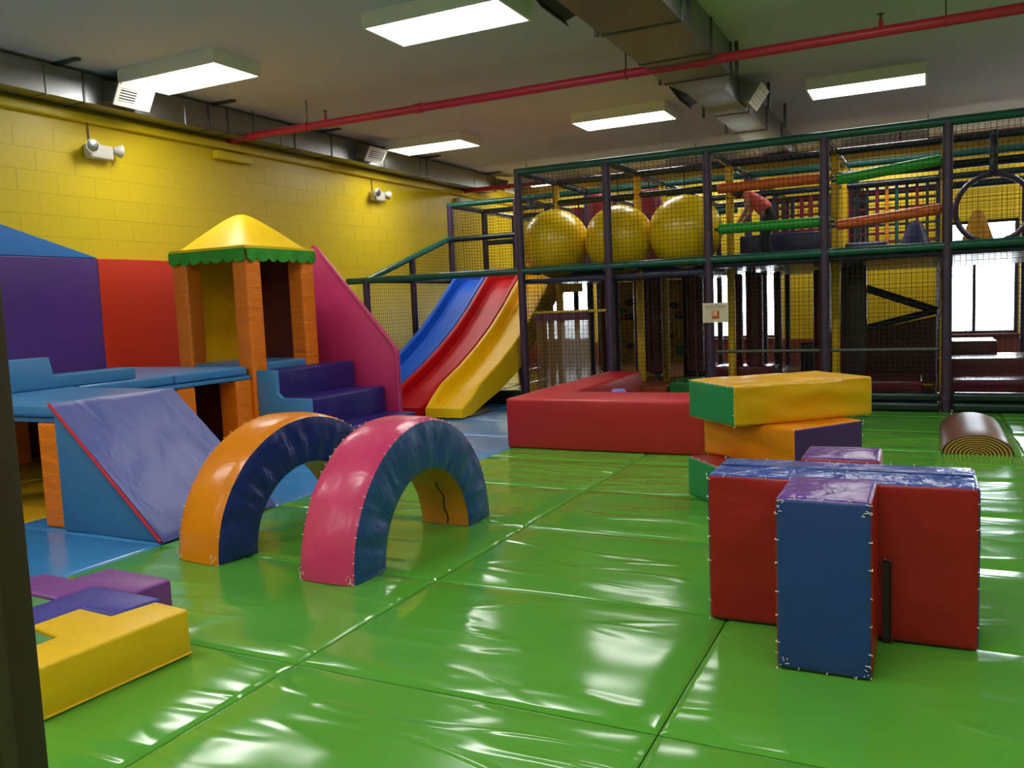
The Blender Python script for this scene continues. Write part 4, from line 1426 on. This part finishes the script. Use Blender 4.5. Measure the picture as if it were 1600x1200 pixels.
e = 0.003
shape([(-2.985, 1.915), (-2.935, 2.585), (-3.16, 2.605), (-3.205, 2.405), (-3.43, 2.42), (-3.445, 2.195), (-3.215, 2.155), (-3.23, 1.935)], 0.212, M_TYEL, 'yellow T-shaped foam block, frontmost of the lower left shapes')
shape([(-3.21 - e, 2.41 + e), (-3.175, 2.645), (-3.65, 2.665), (-3.69, 2.0), (-3.45 - e, 1.98), (-3.43 - e, 2.425 + e)], 0.212, M_TBLU, 'blue L-shaped foam block behind the yellow one')
shape([(-3.18, 2.655), (-3.37, 2.66 + e), (-3.66, 2.675), (-3.665, 2.47), (-4.12, 2.49), (-4.10, 2.71), (-3.87, 2.70), (-3.83, 2.895), (-3.36, 2.87)][1:], 0.212, M_TPUR, 'purple Z-shaped foam block at the back of the lower left shapes')
shape([(-3.235, 1.94), (-3.22, 2.15), (-3.44, 2.185), (-3.45, 1.955)], 0.205, M_TGRN, 'small green foam block tucked beside the yellow one, next to the brown post')
shape([(-3.70, 2.0), (-3.672, 2.46), (-3.9, 2.47), (-3.92, 2.01)], 0.205, M_TGRN, 'green foam block between the blue and purple shapes at the brown post')


# ================================================================== CROSS OF TWO SLOTTED PANELS
def edge_ticks(sb, half, rz, c, which, R=None):
    Rm = Matrix.Rotation(rz, 3, 'Z')
    for (a, b_, d1, d2) in which:
        p = Vector(c) + Rm @ Vector([a[k] * half[k] for k in range(3)])
        q = Vector(c) + Rm @ Vector([b_[k] * half[k] for k in range(3)])
        stitch_line(sb, [p, q], (Rm @ Vector(d1), Rm @ Vector(d2)), 0.014, 0.0015, 0.09)


t = thing('foam_cross_panel', 'wide red foam panel with a blue rim, slotted crosswise with the blue one', 'foam block', (-0.35, 4.0, 0), 'slotted cross panels')
hA = (0.55, 0.215, 0.342)
cA = (-0.352, 3.995, 0.345)
for s_, fc in ((-1, 'y'), (1, 'Y')):
    B().rbox(hA, 0.022, 16, 0.012, fc, c=cA, nz=0.02, seed=2.2 + s_, nf=(3, 4, 6)).obj('face_cover', M_CRED, t)
B().rbox(hA, 0.022, 7, 0.006, 'Z', c=cA, nz=0.006, seed=7).obj('top_rim', M_CTOP, t)
B().rbox(hA, 0.022, 7, 0.006, 'xXz', c=cA, nz=0.006, seed=4).obj('side_rim', M_CBLUE, t)
B().box(-0.88, 0.18, 3.985, 4.0, 0.690, 0.697).obj('rim_seam', M_CBLUE, t, bevel=0.002, seg=1)
B().box(-0.162, -0.132, 3.765, 3.80, 0.004, 0.36).obj('slot', M_SLOT, t, smooth=False)
B().tube([(-0.13, 3.768, 0.004), (-0.13, 3.768, 0.355), (-0.16, 3.768, 0.365)], 0.007, 6).obj('slot_edge', M_MAROON, t)
sb = B()
edge_ticks(sb, hA, 0, cA, [((-1, -1, 1), (1, -1, 1), (0, 0, -1), (0, 1, 0)), ((1, -1, -1), (1, -1, 1), (-1, 0, 0), (0, 1, 0)), ((-1, -1, -1), (-1, -1, 1), (1, 0, 0), (0, 1, 0)), ((-1, 1, 1), (1, 1, 1), (0, -1, 0), (0, 0, -1))])
so = sb.obj('stitching', M_STITCH, t, smooth=False, fix=False)
so['kind'] = 'stuff'

t = thing('foam_cross_panel', 'upright blue-fronted foam panel with a lilac top, pushed through the red one', 'foam block', (-0.36, 3.9, 0), 'slotted cross panels')
hB = (0.177, 0.215, 0.349)
cB = (-0.357, 3.565, 0.352)
B().rbox(hB, 0.02, 6, 0.006, 'y', c=cB, nz=0.008, seed=1).obj('front_cover', M_CBLUE, t)
B().rbox(hB, 0.02, 6, 0.006, 'Z', c=cB, nz=0.008, seed=2).obj('top_rim', M_LILAC, t)
B().rbox(hB, 0.02, 6, 0.006, 'xXzY', c=cB, nz=0.006, seed=3).obj('side_cover', M_CRED, t)
hC = (0.177, 0.17, 0.349)
cC = (-0.372, 4.385, 0.352)
B().rbox(hC, 0.02, 6, 0.010, 'Z', c=cC, nz=0.01, seed=5).obj('top_rim', M_LILAC, t)
B().rbox(hC, 0.02, 6, 0.006, 'xXzyY', c=cC, nz=0.006, seed=6).obj('side_cover', M_CRED, t)
sb = B()
edge_ticks(sb, hB, 0, cB, [((-1, -1, 1), (1, -1, 1), (0, 0, -1), (0, 1, 0)), ((1, -1, -1), (1, -1, 1), (-1, 0, 0), (0, 1, 0)), ((-1, -1, -1), (-1, -1, 1), (1, 0, 0), (0, 1, 0)), ((-1, -1, -1), (1, -1, -1), (0, 0, 1), (0, 0, 1))])
for k in range(26):
    p = Vector((cB[0] + (1 if k % 2 else -1) * (0.17 - 0.05 * rnd.random() ** 2), cB[1] - 0.217, (0.69 if k % 4 < 2 else 0.02) + (0.05 * rnd.random() ** 2) * (-1 if k % 4 < 2 else 1)))
    sb.tube([p, p + Vector((0.03 * (rnd.random() - .5), -0.002, 0.02 * (rnd.random() - .5)))], 0.0016, 4)
so = sb.obj('stitching', M_STITCH, t, smooth=False, fix=False)
so['kind'] = 'stuff'


# ================================================================== STACKED BLOCKS
def stack_block(corner, ang, L, W, z0, z1, m_body, m_end, lbl, endface='x', seed=1.0, m_top=None):
    u = Vector((math.cos(ang), math.sin(ang), 0))
    v = Vector((-math.sin(ang), math.cos(ang), 0))
    c = Vector((corner[0], corner[1], 0)) + u * (L / 2) + v * (W / 2)
    half = (L / 2, W / 2, (z1 - z0) / 2)
    cc = (c.x, c.y, (z0 + z1) / 2)
    t = thing('foam_block', lbl, 'foam block', (c.x, c.y, z0), 'stacked foam blocks')
    rest = [f for f in 'xXyYzZ' if f != endface and not (m_top and f == 'Z')]
    B().rbox(half, 0.022, 18, 0.014, ''.join(rest), c=cc, rz=ang, nz=0.032, seed=seed, nf=(3, 3, 9)).obj('cover', m_body, t)
    B().rbox(half, 0.022, 7, 0.006, endface, c=cc, rz=ang, nz=0.004, seed=seed).obj('end_panel', m_end, t)
    if m_top:
        B().rbox(half, 0.022, 7, 0.01, 'Z', c=cc, rz=ang, nz=0.01, seed=seed).obj('top_panel', m_top, t)
    sb = B()
    if endface == 'x':
        ws = [((-1, -1, -1), (-1, -1, 1), (1, 0, 0), (0, 1, 0)), ((-1, -1, 1), (-1, 1, 1), (1, 0, 0), (0, 0, -1)), ((-1, -1, 1), (1, -1, 1), (0, 1, 0), (0, 0, -1))]
    else:
        ws = [((1, -1, 1), (1, 1, 1), (-1, 0, 0), (0, 0, -1)), ((1, -1, -1), (1, -1, 1), (-1, 0, 0), (0, 1, 0))]
    edge_ticks(sb, half, ang, cc, ws)
    so = sb.obj('stitching', M_STITCH, t, smooth=False, fix=False)
    so['kind'] = 'stuff'


stack_block((-1.21, 5.72), 0.69, 0.95, 0.66, 0.002, 0.295, M_GRNBLK, M_GRNBLK, 'green foam block with red top, at the bottom of the stack', 'x', 1.0, m_top=M_CRED)
# orange: end panel faces right-front
stack_block((-0.79, 5.80), 0.936, 0.66, 0.92, 0.297, 0.585, M_ORGBLK, M_PURBLK, 'orange foam block with a purple end, second in the stack', 'y', 2.0)
stack_block((-1.19, 5.80), 0.73, 1.13, 0.66, 0.588, 0.872, M_YELBLK, M_GRNBLK, 'yellow foam block with a green end on top of the stack', 'x', 3.0)

# ================================================================== HALF LOG
t = thing('half_log', 'brown foam half log with printed growth rings lying on the green mats', 'foam log', (0.405, 9.1, 0))
LA, LH = 0.285, 0.175
lv, lf = [], []
NL = 28
for (y, s_) in ((8.36, 0.985), (8.37, 1.0), (8.7, 1.0), (9.1, 1.0), (9.5, 1.0), (9.88, 1.0), (9.89, 0.985)):
    for k in range(NL + 1):
        a = math.pi * k / NL
        lv.append((0.405 + LA * s_ * math.cos(a), y, 0.003 + LH * s_ * math.sin(a)))
for i in range(6):
    for k in range(NL):
        lf.append((i * (NL + 1) + k, i * (NL + 1) + k + 1, (i + 1) * (NL + 1) + k + 1, (i + 1) * (NL + 1) + k))
    lf.append((i * (NL + 1), (i + 1) * (NL + 1), (i + 1) * (NL + 1) + NL, i * (NL + 1) + NL))
lf.append(tuple(range(6 * (NL + 1), 7 * (NL + 1))))
B().add(lv, lf).obj('bark_cover', M_LOG, t)
for y in (8.358,):
    me_ = [(LA * 0.985 * math.cos(math.pi * k / NL), y - 9.1, 0.003 + LH * 0.985 * math.sin(math.pi * k / NL)) for k in range(NL + 1)]
    B().add(me_, [tuple(range(NL + 1))]).obj('ring_face', M_RING, t, local=True, fix=False, smooth=False)

# ================================================================== BROWN POST AT THE LEFT EDGE
PX, PY = -1.30, 0.816
t = thing('brown_post', 'dark brown post close by at the left edge of the picture', 'post', (PX, PY, 0))
B().box(PX - 0.16, PX, PY - 0.03, PY + 0.02, 0, 2.6).obj('board', M_BROWNP, t, bevel=0.004)
B().box(PX - 0.075, PX - 0.055, PY - 0.036, PY - 0.03, 0, 2.6).obj('edge_bead', M_BROWNP, t, bevel=0.002, seg=1)
B().box(PX - 0.11, PX + 0.02, PY - 0.05, PY + 0.04, 0.0, 0.03).obj('foot_plate', M_BROWNP, t, bevel=0.004)
